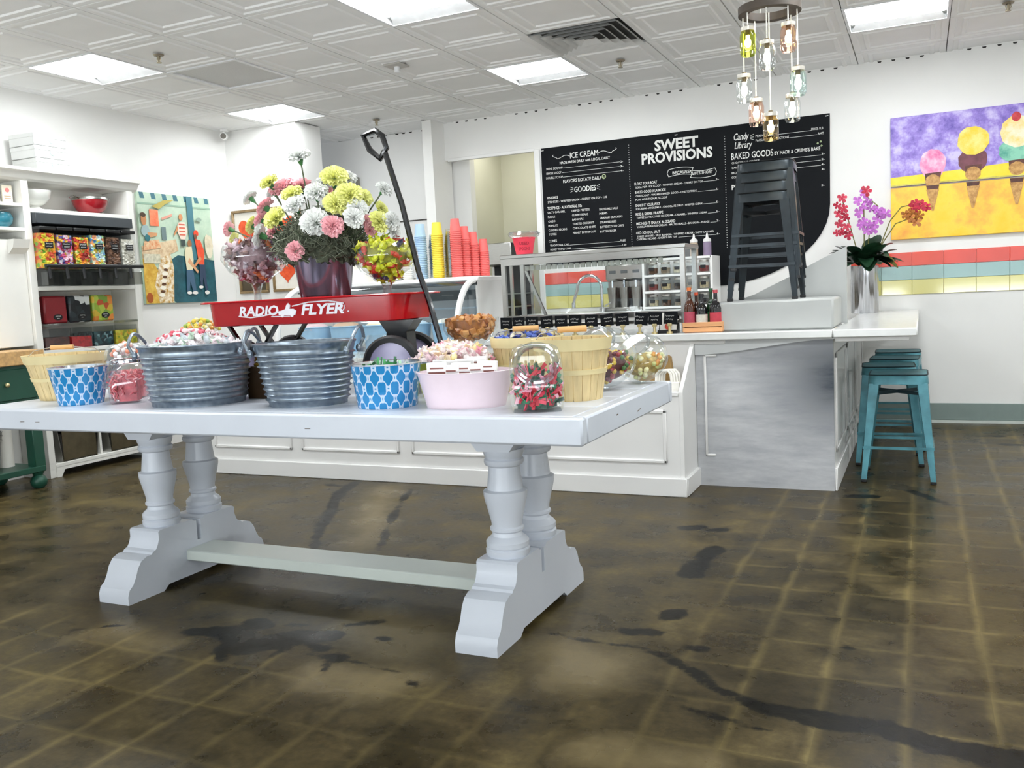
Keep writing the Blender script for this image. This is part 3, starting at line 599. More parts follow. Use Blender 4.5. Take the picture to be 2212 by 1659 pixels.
heart_frame(-5.56,-5.19,1.66,2.09,'framed red heart picture hidden behind the carnations, top right',REDP)
heart_frame(-5.965,-5.62,1.30,1.62,'dark picture behind the left candy goblet stem',REDP,False)
heart_frame(-5.56,-5.22,1.30,1.64,'framed red heart picture right of the left candy goblet',REDP)
# grey notice in the recess
tag(MB().cbox(-5.35,-5.28,7.82,7.848,2.05,2.45,.004).build('wall_notice', M('grey_notice','#8d8a80',.6)), 'narrow grey notice on the recess wall behind the pillar', 'notice')
# ================================================================== COUNTER AND BAR
CW = M('counter_white_paint', '#e9e8e6', .38, var=.015, vs=4)
QUARTZ = M('pale_quartz_top', '#dedfdd', .22, var=.03, vs=18, coat=.3)
ct = thing('service_counter', 'long white panelled service counter behind the candy table', 'counter', (0,0,0))
# low front ledge with its recessed panels
MB().box(-4.68,-1.2225,4.795,4.86,0,.58).build('front_panel', CW, ct, smooth=False)
MB().cbox(-4.70,-1.185,4.775,4.797,0,.105,.004).build('plinth', CW, ct)
MB().cbox(-4.68,-1.2225,4.785,4.875,.565,.59,.004).build('ledge_cap', CW, ct)
for a, c in ((-4.60,-3.91),(-3.83,-3.05),(-2.96,-2.13),(-2.05,-1.295)):
    z0, z1 = .185, .49
    o = MB().cbox(a,c,4.782,4.797,z0,z0+.022,.006).cbox(a,c,4.782,4.797,z1-.022,z1,.006).cbox(a,a+.022,4.782,4.797,z0,z1,.006).cbox(c-.022,c,4.782,4.797,z0,z1,.006)
    o.build('panel_moulding', CW, ct)
# end board with the sloping top edge, holding the bag bin
MB().prism([(4.795,.105),(5.12,.105),(5.12,.835),(5.09,.835),(4.80,.60),(4.795,.585)],'yz',-1.222,-1.20).build('end_board', CW, ct, smooth=False)
MB().cbox(-1.222,-1.183,4.797,5.115,0,.105,.004).build('end_plinth', CW, ct)
MB().box(-2.62,-1.222,5.09,5.11,.1,.84).build('back_board', CW, ct, smooth=False)
MB().box(-2.62,-1.222,4.86,5.09,.50,.515).build('bin_floor', CW, ct, smooth=False)
MB().box(-2.62,-.605,5.132,5.72,.02,.845).build('carcass', CW, ct, smooth=False)
MB().cbox(-2.62,-.44,5.06,5.76,.853,.897,.006).build('worktop', QUARTZ, ct)
MB().cbox(-2.62,-1.02,5.085,5.11,.832,.853,.004).build('worktop_trim', CW, ct)
# ---- bar return with overhanging top
GREYP = bpy.data.materials.new('brushed_grey_panel'); GREYP.use_nodes = True
nt = GREYP.node_tree; b = nt.nodes['Principled BSDF']
tc = nt.nodes.new('ShaderNodeTexCoord'); mp = nt.nodes.new('ShaderNodeMapping'); mp.inputs['Scale'].default_value = (1.5,1,7)
nt.links.new(tc.outputs['Object'], mp.inputs[0]); n1 = noise(nt, 3, 6, vec=mp.outputs[0], rough=.65)
base = ramp(nt, n1.outputs['Fac'], [(.3, C('#a9abb0')), (.7, C('#c9cacc'))]).outputs[0]
# sheet darkened towards its upper right corner
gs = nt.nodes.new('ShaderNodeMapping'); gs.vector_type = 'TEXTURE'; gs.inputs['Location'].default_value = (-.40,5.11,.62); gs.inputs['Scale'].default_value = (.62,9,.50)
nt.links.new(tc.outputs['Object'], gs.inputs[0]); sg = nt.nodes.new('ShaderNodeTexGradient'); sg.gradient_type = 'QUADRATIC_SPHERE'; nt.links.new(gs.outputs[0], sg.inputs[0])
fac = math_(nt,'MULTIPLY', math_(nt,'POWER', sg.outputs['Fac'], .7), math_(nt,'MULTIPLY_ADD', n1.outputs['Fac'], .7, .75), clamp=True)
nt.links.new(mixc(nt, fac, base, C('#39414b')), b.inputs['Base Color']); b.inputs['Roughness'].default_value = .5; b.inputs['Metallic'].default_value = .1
bar = thing('bar_counter', 'white and grey bar return with overhanging pale top, orchid standing on it', 'bar', (0,0,0))
MB().box(-1.198,-.44,5.11,5.13,.0,.85).build('grey_front_panel', GREYP, bar, smooth=False)
ap = [(-1.198,.853),(-.43,.853),(-.43,.85)]
for k in range(0, 21):
    x = -.43-.768*k/20; t = k/20; ap.append((x, .845-.075*(t*t*(3-2*t))))
MB().prism(ap,'xz',5.094,5.111).build('curved_apron', M('pale_grey_apron','#cfd1d1',.4,var=.03,vs=4), bar, smooth=False)
MB().cbox(-1.15,-1.135,5.098,5.11,.175,.772,.005).cbox(-1.15,-1.075,5.098,5.11,.757,.772,.005).cbox(-1.15,-1.09,5.098,5.11,.175,.19,.005).build('corner_moulding', CW, bar)
MB().box(-.6,-.44,5.131,7.69,0,.85).build('side_panel', CW, bar, smooth=False)
MB().cbox(-.44,-.425,5.11,7.69,0,.13,.004).build('side_plinth', CW, bar)
for y0, y1 in ((5.2,5.9),(6.0,6.75),(6.85,7.6)):
    MB().cbox(-.441,-.43,y0,y0+.03,.2,.76,.004).cbox(-.441,-.43,y1-.03,y1,.2,.76,.004).cbox(-.441,-.43,y0,y1,.2,.23,.004).cbox(-.441,-.43,y0,y1,.73,.76,.004).build('side_moulding', CW, bar)
MB().cbox(-.438,-.022,5.06,7.69,.853,.897,.006).build('bar_top', QUARTZ, bar)
MB().cbox(-.43,-.06,5.09,7.68,.83,.853,.003).build('under_top_rail', CW, bar)
# raised grey ledge and curved upstand beside it
LEDGE = M('satin_grey_laminate', '#b3b5b3', .35, var=.07, vs=3)
led = thing('raised_ledge', 'raised satin grey ledge on the counter under the dark stools', 'ledge', (0,0,.897))
MB().cbox(-1.10,-.44,5.16,5.70,0,.17,.012).build('ledge_block', LEDGE, led)
CUR = [(-1.17,1.035),(-1.06,1.062),(-.95,1.098),(-.84,1.15),(-.73,1.20),(-.64,1.25),(-.55,1.295),(-.47,1.33),(-.41,1.36)]
up = [(CUR[0][0],.90)]+CUR+[(-.41,.90)]
tag(MB().prism(up,'xz',5.705,5.735).build('curved_upstand', LEDGE, None), 'grey upstand with a rising curved top edge behind the ledge', 'upstand')

# ---- stools
def stool_parts(t, mat, edge):
    H = .615; s = .155; f = .195
    # seat with rounded corners and raised rim
    def rr(a, z, c): 
        return [(sx*(a-c)+c*math.cos(th), sy*(a-c)+c*math.sin(th), z) for sx, sy, t0 in ((1,1,0),(-1,1,PI/2),(-1,-1,PI),(1,-1,1.5*PI)) for th in (t0, t0+PI/6, t0+PI/3, t0+PI/2)]
    lev = [rr(s*1.02,H-.055,.045), rr(s,H-.012,.045), rr(s-.006,H,.042), rr(s-.02,H-.003,.035), rr(.03,H-.006,.012)]
    vs = sum(lev, []); n = 16; fs = []
    for k in range(len(lev)-1): fs += [(k*n+i, k*n+(i+1)%n, k*n+n+(i+1)%n, k*n+n+i) for i in range(n)]
    fs.append(tuple(range((len(lev)-1)*n, len(lev)*n)))
    MB().add(vs, fs).build('seat', mat, t, ang=50)
    MB().tube(rr(s-.002,H-.002,.043),.004,5,closed=True).build('worn_seat_rim', edge, t)
    for sx in (-1,1):
        for sy in (-1,1):
            top = [(s*.98*sx,s*.98*sy),( (s-.055)*sx, s*1.0*sy),((s-.06)*sx,(s-.012)*sy),((s-.012)*sx,(s-.06)*sy),(s*1.0*sx,(s-.055)*sy)]
            bot = [(f*sx,f*sy),((f-.028)*sx,f*sy),((f-.028)*sx,(f-.01)*sy),((f-.01)*sx,(f-.028)*sy),(f*sx,(f-.028)*sy)]
            vs = [(x,y,H-.05) for x,y in top]+[(x,y,.015) for x,y in bot]
            MB().add(vs, [(i,(i+1)%5,5+(i+1)%5,5+i) for i in range(5)]+[(0,1,2,3,4),(9,8,7,6,5)]).build('leg', mat, t, smooth=False)
            MB().cbox(min((f-.03)*sx,(f+.002)*sx),max((f-.03)*sx,(f+.002)*sx),min((f-.03)*sy,(f+.002)*sy),max((f-.03)*sy,(f+.002)*sy),0,.018,.003).build('foot_pad', BLACK, t)
    for z, q in ((.20,.183),):
        for a, b_ in (((-q,-q,z),(q,-q,z)),((q,-q,z),(q,q,z)),((q,q,z),(-q,q,z)),((-q,q,z),(-q,-q,z))): MB().bar(a,b_,.006,.016).build('stretcher', mat, t, smooth=False)
    MB().bar((-s+.02,-s+.02,H-.11),(s-.02,s-.02,H-.11),.004,.02).bar((-s+.02,s-.02,H-.112),(s-.02,-s+.02,H-.112),.004,.02).build('cross_brace', edge, t, smooth=False)
TEAL = M('worn_teal_metal', '#4b8590', .38, .25, var=.35, vs=9); TEALD = M('worn_rim_dark', '#263c42', .45, .3)
NAVY = M('dark_slate_metal', '#20282d', .34, .35, var=.45, vs=9); NAVYD = M('dark_rim', '#121518', .45, .3)
s0 = thing('bar_stool', 'teal metal bar stool at the front of the row under the bar', 'stool', (-.125,5.565,0), 0, 'teal stools in a row under the bar'); stool_parts(s0, TEAL, TEALD)
for k, (x, y, rz, lb) in enumerate(((-.195,6.06,.05,'teal metal bar stool second from the front under the bar'),(-.17,6.60,-.04,'teal metal bar stool third from the front under the bar'),(-.165,7.17,.03,'teal metal bar stool farthest back under the bar'))):
    copy_tree(s0, None, (x,y,0), rz, lb)
d0 = thing('bar_stool', 'dark slate metal stool, lowest of the nested stack on the raised ledge', 'stool', (-.83,5.40,1.067), 0, 'dark stools nested on the ledge'); stool_parts(d0, NAVY, NAVYD)
for k, lb in enumerate(('dark slate metal stool, second from the bottom of the nested stack','dark slate metal stool, third from the bottom of the nested stack','dark slate metal stool, topmost of the nested stack on the ledge')):
    copy_tree(d0, None, (-.83+.006*k,5.41+.004*k,1.067+.058*(k+1)), .015*(k+1), lb)

# ---- bag bin things behind the sloping end board
KRAFT = M('brown_kraft_paper', '#9c7c4a', .75, var=.1); PAPERW = M('white_paper', '#efece4', .7, var=.02)
t = thing('kraft_bag', 'brown kraft paper bag standing in the counter bin', 'paper bag', (-1.37,4.98,.515))
MB().cbox(-.11,.09,-.02,.03,0,.25,.004,m=Matrix.Rotation(-.12,4,'Y')).build('bag_body', KRAFT, t)
MB().box(-.10,.08,-.018,.028,.248,.256,m=Matrix.Rotation(-.12,4,'Y')).build('bag_mouth', M('brown_kraft_fold','#b08f58',.75), t, smooth=False)
t = thing('handled_bag', 'white paper bags with twisted handles in the counter bin', 'paper bag', (-1.30,4.91,.515))
MB().cbox(-.09,.06,-.03,.02,0,.12,.004).build('bag_body', PAPERW, t)
for k, dx in enumerate((0,.012,.024,.036)):
    MB().tube([(-.075+dx,-.02+.012*k,.115),(-.07+dx,-.02+.012*k,.165),(-.05+dx,-.02+.012*k,.185),(-.005+dx,-.02+.012*k,.185),(.012+dx,-.02+.012*k,.165),(.016+dx,-.02+.012*k,.115)],.008,6).build('twisted_handle', PAPERW, t)

# ---- card holder, bottle crate and bottles
t = thing('card_holder', 'black card holder with white cards beside the bottle crate', 'card holder', (-1.365,5.16,.897))
MB().prism([(-.03,0),(.04,0),(.04,.10),(.03,.10),(.0,.02),(-.03,.02)],'yz',-.058,.058).build('stand', BLACK, t, smooth=False)
MB().box(-.05,.05,-.004,.012,.015,.12,m=Matrix.Translation((0,-.012,0)) @ Matrix.Rotation(-.2,4,'X')).build('card_stack', PAPERW, t, smooth=False)
RDOT = M('red_orange_print', '#e2563f', .6)
MB().cyl((0,0,0),.019,0,.0015,18,m=Matrix.Translation((0,-.012,.04)) @ Matrix.Rotation(PI/2-.2,4,'X')).prism([(-.016,.085),(.016,.085),(.010,.096),(-.010,.096)],'xz',-.007,-.004).build('printed_mark', RDOT, t, smooth=False)
WOODO = M('pale_orange_wood', '#e0a572', .6, var=.12, vs=6, stretch=(1,8,8))
t = thing('bottle_crate', 'small pale wooden crate of dark syrup bottles on the counter', 'crate', (-1.155,5.18,.897))
for k in range(2):
    MB().cbox(-.115,.115,-.06,-.05,.004+k*.03,.030+k*.03,.002).build('slat', WOODO, t); MB().cbox(-.115,.115,.05,.06,.004+k*.03,.030+k*.03,.002).build('slat', WOODO, t)
MB().cbox(-.115,-.107,-.05,.05,.004,.06,.002).cbox(.107,.115,-.05,.05,.004,.06,.002).box(-.107,.107,-.05,.05,0,.006).build('crate_ends', WOODO, t)
def bottle(x, y, z, h, r, col, cap, lab, label, name='syrup_bottle', group='syrup bottles in the crate'):
    t = thing(name, label, 'bottle', (x,y,z), group=group)
    MB().lathe([(0,0),(r*.96,0),(r,.006),(r,h*.55),(r*.75,h*.66),(r*.36,h*.75),(r*.33,h*.93)],18,cap1=True).build('bottle_body', M(name+col,col,.1,var=.1,coat=.5), t)
    MB().cyl((0,0,0),r*.42,h*.92,h,14).build('cap', M('cap'+cap,cap,.4), t)
    MB().lathe([(r*1.015,h*.18),(r*1.015,h*.45)],18).build('bottle_label', M('lab'+lab,lab,.6,var=.1,vs=60), t)
zc = .905
bottle(-1.235,5.155,zc,.255,.032,'#4a2412','#d9743a','#b5485a','amber syrup bottle with orange cap, left in the crate')
bottle(-1.165,5.16,zc,.215,.034,'#101013','#17171a','#d8d3c6','black syrup bottle with cream label, middle of the crate')
bottle(-1.085,5.165,zc,.235,.034,'#121015','#c04a52','#c5404e','black syrup bottle with red label, right in the crate')
bottle(-1.205,5.205,zc,.225,.028,'#3a1d12','#d8552f','#8a3a30','brown syrup bottle behind the amber one, back row of the crate')
bottle(-1.12,5.21,zc,.245,.028,'#1d3b22','#23552f','#2e7a42','green syrup bottle in the back row of the crate')

# ---- topping signs along the front edge
GOLD = M('brass_clip', '#c9b98a', .3, .7)
for k in range(12):
    x = -2.405+k*.0955+(.02 if k > 6 else 0)-(.005*(k%3)); ti = (.02,-.03,.01,-.06,.0,.03,.02,-.1,-.04,.12,.05,.08)[k]
    t = thing('flavour_sign', f'small black chalk card clipped to the guard rail, number {k+1} from the left', 'sign', (x,5.115,.897), group='flavour cards on the guard rail')
    MB().cbox(-.040,.040,-.003,.003,.055,.128,.001,m=Matrix.Rotation(ti,4,'Y')).build('card', SLATE, t)
    scribble(t, (.008*ti,-.0042,.104), .052, .012, CHALK, 0, ti, seed=k); scribble(t, (0,-.0042,.084), .04, .009, CHALK, 0, ti, seed=k+40)
    MB().cbox(-.014,.014,-.014,.008,.044,.06,.003).cyl((0,-.004,0),.009,.012,.044,10).cyl((0,-.004,0),.018,0,.012,14).build('clip_stand', GOLD, t)

# ---- sneeze guard
t = thing('sneeze_guard', 'glass sneeze guard with stainless frame on the counter', 'sneeze guard', (0,0,.897))
MB().cbox(-2.45,-1.25,5.16,5.50,.497,.522,.004).build('top_shelf', STEEL, t)
MB().box(-2.44,-1.26,5.165,5.19,.455,.497).build('lamp_rail', STEEL, t, smooth=False)
for x in (-2.435,-1.275):
    for y in (5.185,5.48): MB().box(x-.014,x+.014,y-.012,y+.012,0,.497).build('post', STEEL, t, smooth=False)
MB().bar((-2.33,5.30,.42),(-2.20,5.30,.12),.016,.016).build('brace', STEEL, t, smooth=False)
MB().cbox(-2.43,-1.28,5.175,5.20,.10,.135,.003).cbox(-2.43,-1.28,5.17,5.21,.06,.08,.003).build('lower_rail', STEEL, t)
MB().box(-2.42,-1.29,5.182,5.186,.135,.455).build('front_pane', PANE, t, smooth=False)
MB().box(-1.277,-1.273,5.20,5.47,.02,.49).build('side_pane', PANE, t, smooth=False)
SCAL = M('white_scallop_trim', '#ecebe2', .5)
mb = MB()
for k in range(24): mb.cyl((-2.30+k*.038,5.25,0),.016,.42,.45,10)
mb.build('scalloped_valance', SCAL, t)
# tip cup on the guard
t = thing('spoon_cup', 'red plastic cup lettered for used spoons on the sneeze guard', 'cup', (-2.335,5.30,1.419))
MB().lathe([(0,0),(.052,0),(.053,.003),(.073,.105),(.078,.108),(.074,.112),(.070,.108),(.052,.01)],24).build('cup_body', M('hot_red_plastic','#f2435a',.4,var=.05), t)
text(t, 'USED', (.0285,-.0645,.072), (PI/2+.18,0,.415), .020, .062, M('dark_red_ink','#9c1630',.6), bold=.01)
text(t, 'SPOONS', (.0262,-.0592,.038), (PI/2+.18,0,.415), .020, .070, M('dark_red_ink','#9c1630',.6), bold=.01)
mb = MB(); mb.lathe([(.072,.105),(.10,.125),(.085,.15),(.105,.135)],20,wob=lambda a,z: .12*math.sin(7*a)+.08*math.sin(13*a)); mb.build('plastic_liner', GLASS('crinkled_film',(.93,.93,.92),.12,.15,.7), t)

# ---- curved glass display case
case = thing('display_case', 'white ice cream display case with curved glass front', 'display case', (0,0,0))
XA, XB = -4.08, -2.635
MB().box(XA,XB,4.875,5.62,.02,.80).build('case_base', CW, case, smooth=False)
MB().cbox(XA-.02,XB+.012,5.19,5.64,1.272,1.302,.006).build('case_top', TRIM, case)
MB().box(XA,XB,5.185,5.195,1.245,1.272).build('top_gasket', M('dark_gasket','#33373a',.5), case, smooth=False)
MB().box(XA,XB,5.60,5.62,.80,1.272).build('case_back', TRIM, case, smooth=False)
prof = [(5.20+.0*1,1.285)]
prof = [(5.19-.30*math.sin(PI/2*k/12), .82+.455*math.cos(PI/2*k/12)) for k in range(13)]
for x in (XA,XB-.035): MB().tube([(x+.0175,y,z) for y,z in prof],.020,8).build('curved_end_frame', TRIM, case)
MB().box(XB-.012,XB,5.19,5.62,.80,1.272).build('right_side_panel', CW, case, smooth=False)
MB().prism(prof+[(5.19,.82)],'yz',XB-.022,XB-.018).build('end_pane', PANE, case, smooth=False)
n = len(prof); vs = [(XA+.04,y,z) for y,z in prof]+[(XB-.04,y,z) for y,z in prof]
MB().add(vs,[(i,i+1,n+i+1,n+i) for i in range(n-1)]).build('curved_pane', PANE, case)
MB().box(XA+.02,XB-.03,4.90,5.60,.80,.83).build('case_deck', M('pale_blue_deck','#c3d6e2',.35), case, smooth=False)
MB().box(XA+.03,XB-.05,5.36,5.37,1.15,1.215).build('price_strip', M('slate_price_strip','#3f4c52',.5), case, smooth=False)
MB().box(XA+.03,XB-.05,5.33,5.58,1.09,1.10).build('glass_shelf', GLASS('blue_shelf_glass',(.85,.93,.98),.1), case, smooth=False)
scribble(case, (-2.95,5.3585,1.185), .09, .012, CHALK, seed=3); scribble(case, (-3.5,5.3585,1.185), .09, .012, CHALK, seed=4)
BLUET = M('pale_blue_tub', '#9fc3dd', .35)
for k in range(5):
    t = thing('ice_cream_tub', ('pale blue ice cream tub at the right end of the display case','pale blue ice cream tub second from the right in the display case','pale blue ice cream tub in the middle of the display case','pale blue ice cream tub second from the left in the display case','pale blue ice cream tub at the left end of the display case')[k], 'tub', (-2.82-k*.27,5.12,.83), group='ice cream tubs in the case')
    MB().lathe([(0,0),(.10,0),(.115,.17),(.122,.175),(.112,.18)],24).build('tub_body', BLUET, t)
    MB().ball((0,0,.16),.11,.11,.045,16,8,jit=.08).build('ice_cream', M('icecream%d'%k,('#f3efe6','#c9dcec','#f1e3c6','#d9b79c','#efd0d4')[k],.7,bump=.4), t)
# ---- cup stacks on the case, each cup its own thing
def cup_mesh(mat, r, h, key):
    me = MB().lathe([(r*.74,h),(r*.76,h),(r*.98,.0075),(r*1.09,.0065),(r*1.10,.001),(r*.97,0)],18,cap0=False).lathe([(0,h-.004),(r*.745,h-.002)],18).mesh('paper_cup')
    me.materials.append(mat); me.polygons.foreach_set('use_smooth',[True]*len(me.polygons)); me.set_sharp_from_angle(angle=.6); return me
CUPS = [('#aecbe6','pale blue paper cup in the nested stack right of the wagon handle',-3.165,5.40,.040,25,'blue'),('#dfe6ea','clear plastic cup in the stack between blue and yellow cups',-3.095,5.46,.036,19,'clear'),
 ('#f2e04a','yellow paper cup in the nested stack on the display case',-3.02,5.38,.039,25,'yellow'),('#e6c83a','golden yellow cup in the half hidden stack behind the yellow one',-2.99,5.50,.036,20,'gold'),('#e9e9e6','clear plastic cup in the stack between yellow and red cups',-2.955,5.44,.036,21,'clear2'),
 ('#f0726e','coral red paper cup in the tallest red stack on the case',-2.865,5.36,.037,26,'red'),('#f0726e','coral red paper cup in the second tallest red stack',-2.845,5.445,.037,22,'red2'),('#f0726e','coral red paper cup in the third tallest red stack',-2.82,5.525,.037,19,'red3'),('#f0726e','coral red paper cup in the shortest red stack by the guard',-2.775,5.59,.037,15,'red4'),
 ('#eceae4','white paper cup in the low stack left of the blue cups',-3.255,5.36,.036,14,'white')]
for col, lb, x, y, r, n, key in CUPS:
    mt = GLASS('cup_clear',(.90,.92,.93),.16,.1,.6) if 'clear' in key else M('cup'+col,col,.5,var=.02)
    me = cup_mesh(mt, r, .09, key)
    for k in range(n):
        tag(ob('paper_cup', me, None, (x+.0006*math.sin(k*1.7),y,1.302+k*.0122), (0,0,k)), lb, 'cup', 'cups in the '+key.rstrip('234')+' stack')
# white paper box with a small black cup, bread on a tray
t = thing('cone_box', 'white paper house shaped box with a black opening on the case', 'box', (-3.72,5.42,1.302))
MB().cbox(-.10,.10,-.07,.07,0,.10,.004).build('box_body', PAPERW, t)
MB().prism([(-.09,.10),(.09,.10),(.09,.13)]+arc(0,.13,.09,0,PI,10,1,.9)[1:-1]+[(-.09,.13)],'xz',-.01,.06).build('box_back', PAPERW, t, smooth=False)
MB().lathe([(0,.135),(.018,.135),(.026,.175),(.0,.175)],14,c=(.02,-.03,0)).build('black_opening', BLACK, t)
t = thing('bread_tray', 'thin tray under the bread roll on the display case', 'tray', (-3.42,5.45,1.302)); MB().lathe([(0,0),(.13,0),(.15,.012),(.148,.016),(.125,.005),(0,.005)],24).build('tray', STEEL, t)
tag(MB().ball((-3.40,5.45,1.302+.045),.075,.05,.035,14,10,jit=.03).build('bread_roll', M('golden_bread','#cf8a3a',.6,var=.2,vs=20)), 'golden bread roll on the tray behind the candy goblet', 'bread')

# ================================================================== BEHIND THE COUNTER
bk = thing('back_counter', 'white back counter against the tiled wall with the sink', 'counter', (0,0,0))
MB().box(-3.18,-1.25,7.12,7.685,.02,.94).build('cabinet_body', CW, bk, smooth=False); MB().cbox(-3.2,-1.23,7.09,7.69,.943,.985,.005).build('back_worktop', QUARTZ, bk)
t = thing('faucet', 'arched chrome gooseneck faucet over the back sink', 'faucet', (-2.60,7.25,.985))
MB().tube([(.11,0,0),(.11,0,.20)]+[(.11-.11+.11*math.cos(PI*k/10),0,.20+.115*math.sin(PI*k/10)) for k in range(1,11)]+[(-.14,0,.12),(-.15,0,.08)],.013,10).build('spout', CHROME, t)
MB().cyl((.11,0,0),.026,0,.03,14).cyl((-.15,0,0),.017,.04,.085,12).build('collar', CHROME, t); MB().bar((.135,0,.05),(.19,0,.075),.01).build('lever', CHROME, t)
t = thing('drink_mixer', 'stainless triple milkshake mixer behind the glass guard', 'mixer', (-2.32,7.38,.985))
MB().cbox(-.17,.17,-.02,.10,.26,.40,.015).cbox(-.17,.17,.05,.11,0,.26,.008).cbox(-.17,.17,-.08,.11,0,.03,.008).build('mixer_body', STEEL, t)
for k in (-1,0,1):
    MB().cyl((k*.105,-.03,0),.012,.14,.26,8).build('spindle', CHROME, t); MB().lathe([(0,.03),(.032,.03),(.045,.20),(.041,.20),(.03,.035)],18,c=(k*.105,-.03,0)).build('mixing_cup', STEEL, t); MB().cbox(k*.105-.03,k*.105+.03,-.024,-.018,.32,.345,.002).build('switch_plate', M('mixer_dark','#55585a',.4), t)
t = thing('jar_shelf', 'white open shelf of topping jars on the back counter', 'shelf', (0,7.3,.985))
for z in (.005,.135,.27,.405): MB().cbox(-2.13,-1.56,0,.30,z,z+.02,.002).build('shelf_board', TRIM, t)
for x in (-2.135,-1.56): MB().cbox(x-.01,x+.01,0,.30,0,.425,.002).build('shelf_side', TRIM, t)
JL = M('jar_metal_lid', '#c3c1ba', .3, .8); JARFILL = ['#b9ab8d','#5b3a26','#8c7a66','#d9cfb6','#2f2622','#7d2f2c','#c7b48c','#4a3a30','#a08560']
jk = 0; ROWN = ['bottom','middle','top']
for r in range(3):
    for c_ in range(5):
        x = -2.06+c_*.108; z = .985+.025+r*.135-(0 if r else .0)
        t = thing('topping_jar', f'small topping jar, {ROWN[r]} row, {["first","second","third","fourth","fifth"][c_]} from the left on the back shelf', 'jar', (x,7.345,z), group='topping jars on the back shelf')
        MB().lathe([(0,0),(.04,0),(.044,.008),(.044,.072),(.034,.082)],16).build('jar_glass', CLEAR, t)
        MB().lathe([(0,.004),(.038,.004),(.04,.05),(0,.052)],14).build('jar_contents', M('fill%d'%(jk%9),JARFILL[jk%9],.8,var=.3,vs=90), t)
        MB().cyl((0,0,0),.038,.082,.098,16).build('jar_lid', JL, t); MB().cbox(-.022,.022,-.0475,-.0445,.03,.055,.0005).build('jar_label', BLACK, t); jk += 1
def squeeze(x, col, label):
    t = thing('squeeze_bottle', label, 'bottle', (x,7.40,1.41)); MB().lathe([(0,0),(.032,0),(.034,.01),(.034,.10),(.028,.12)],16,cap1=True).build('bottle_body', M('sq'+col,col,.3), t); MB().lathe([(.033,.115),(.033,.135),(.012,.15),(.006,.185),(0,.187)],14).build('nozzle_cap', TRIM, t)
squeeze(-1.72,'#b9a48e','clear squeeze bottle with white nozzle on the jar shelf'); squeeze(-1.61,'#8b7b95','purple squeeze bottle with white cap at the end of the jar shelf')
t = thing('steel_rack', 'tall stainless rack with trays seen through the glass guard', 'rack', (-3.42,7.25,0))
for x in (-.19,.19):
    for y in (-.22,.22): MB().box(x-.012,x+.012,y-.012,y+.012,0,1.50).build('upright', STEEL, t, smooth=False)
for k in range(9): MB().box(-.18,.18,-.21,.21,.25+k*.115,.262+k*.115).build('tray', M('dull_steel','#7c7d7b',.35,.9), t, smooth=False)
MB().cbox(-.20,.20,-.23,.23,1.43,1.62,.006).build('top_bin', STEEL, t); MB().box(-.18,.18,.215,.225,0,1.43).build('back_sheet', M('dark_sheet','#2e3133',.5,.5), t, smooth=False)
tag(MB().cbox(-3.66,-3.50,8.85,8.998,1.66,1.98,.01).build('towel_dispenser', STEEL), 'grey steel towel dispenser on the store room wall', 'dispenser')

# ================================================================== ORCHIDS
t = thing('orchid_pot', 'potted orchids in a polished metal cylinder on the bar', 'potted plant', (-.40,7.33,.897))
MB().lathe([(0,0),(.095,0),(.098,.004),(.102,.36),(.097,.36),(.09,.02)],96,wob=lambda a,z: .012*math.cos(16*a)).build('metal_cylinder', M('ribbed_mirror_metal','#c4c5c8',.2,1,var=.2,vs=6,stretch=(14,14,.2)), t)
MB().lathe([(0,.33),(.096,.33)],20).build('bark', M('bark','#2c2318',.9,bump=1), t)
LEAF = M('dark_orchid_leaf', '#1c3a26', .3, var=.4, vs=8)
def leaf(l, wd, a, el, drop):
    vs = []; n = 8
    for k in range(n+1):
        u = k/n; ww = wd*math.sin(PI*min(.97,u*.93+.05))**.7; r = l*u; z = math.sin(el)*r-drop*u*u
        for s_ in (-1,0,1): vs.append((math.cos(a)*r*math.cos(el)-math.sin(a)*ww*s_, math.sin(a)*r*math.cos(el)+math.cos(a)*ww*s_, z+(.25*ww if s_ else 0)))
    return MB().add(vs,[q for k in range(n) for q in ((k*3,k*3+1,k*3+4,k*3+3),(k*3+1,k*3+2,k*3+5,k*3+4))])
for k in range(46):
    a = k*2.4+random.uniform(-.3,.3)
    o = leaf(random.uniform(.15,.26),random.uniform(.05,.075),a,random.uniform(.1,1.1),random.uniform(.03,.12)).build('leaf', LEAF, t); o.location = (.05*math.cos(a),.05*math.sin(a),.37+random.uniform(-.01,.05))
STEM = M('olive_stem', '#6d6a34', .5); MAUVE = M('mauve_petal', '#b868bd', .5, var=.25, vs=40); CRIM = M('crimson_petal', '#b5223f', .5, var=.3, vs=40); BRZ = M('bronze_petal', '#a8652a', .5, var=.3, vs=40)
def orchid_flower(x, y, z, r, mt, yaw):
    vs = []; fs = []
    for k in range(5):
        a = PI/2+k*2*PI/5; o = len(vs); rr = r*(1 if k%2 else .85)
        pts = [(0,0),(.45,-.3),(.85,-.32),(1,0),(.85,.32),(.45,.3)]
        for u, v in pts: vs.append(((u*math.cos(a)-v*math.sin(a))*rr, -.25*rr*u*(1-u)-.004*k, (u*math.sin(a)+v*math.cos(a))*rr))
        fs.append(tuple(range(o,o+6)))
    o = MB().add(vs,fs).ball((0,-.12*r,-.1*r),.22*r,.2*r,.25*r,6,5).build('blossom', mt, t, smooth=False, fix=False); o.location = (x,y,z); o.rotation_euler = (random.uniform(-.4,.4),random.uniform(-.5,.5),yaw)
def spray(pts, fl, mt, r):
    MB().tube(pts,.0045,6).build('flower_stem', STEM, t)
    for x, y, z in fl: orchid_flower(x,y,z,r*random.uniform(.85,1.15),mt,random.uniform(-.5,.5))
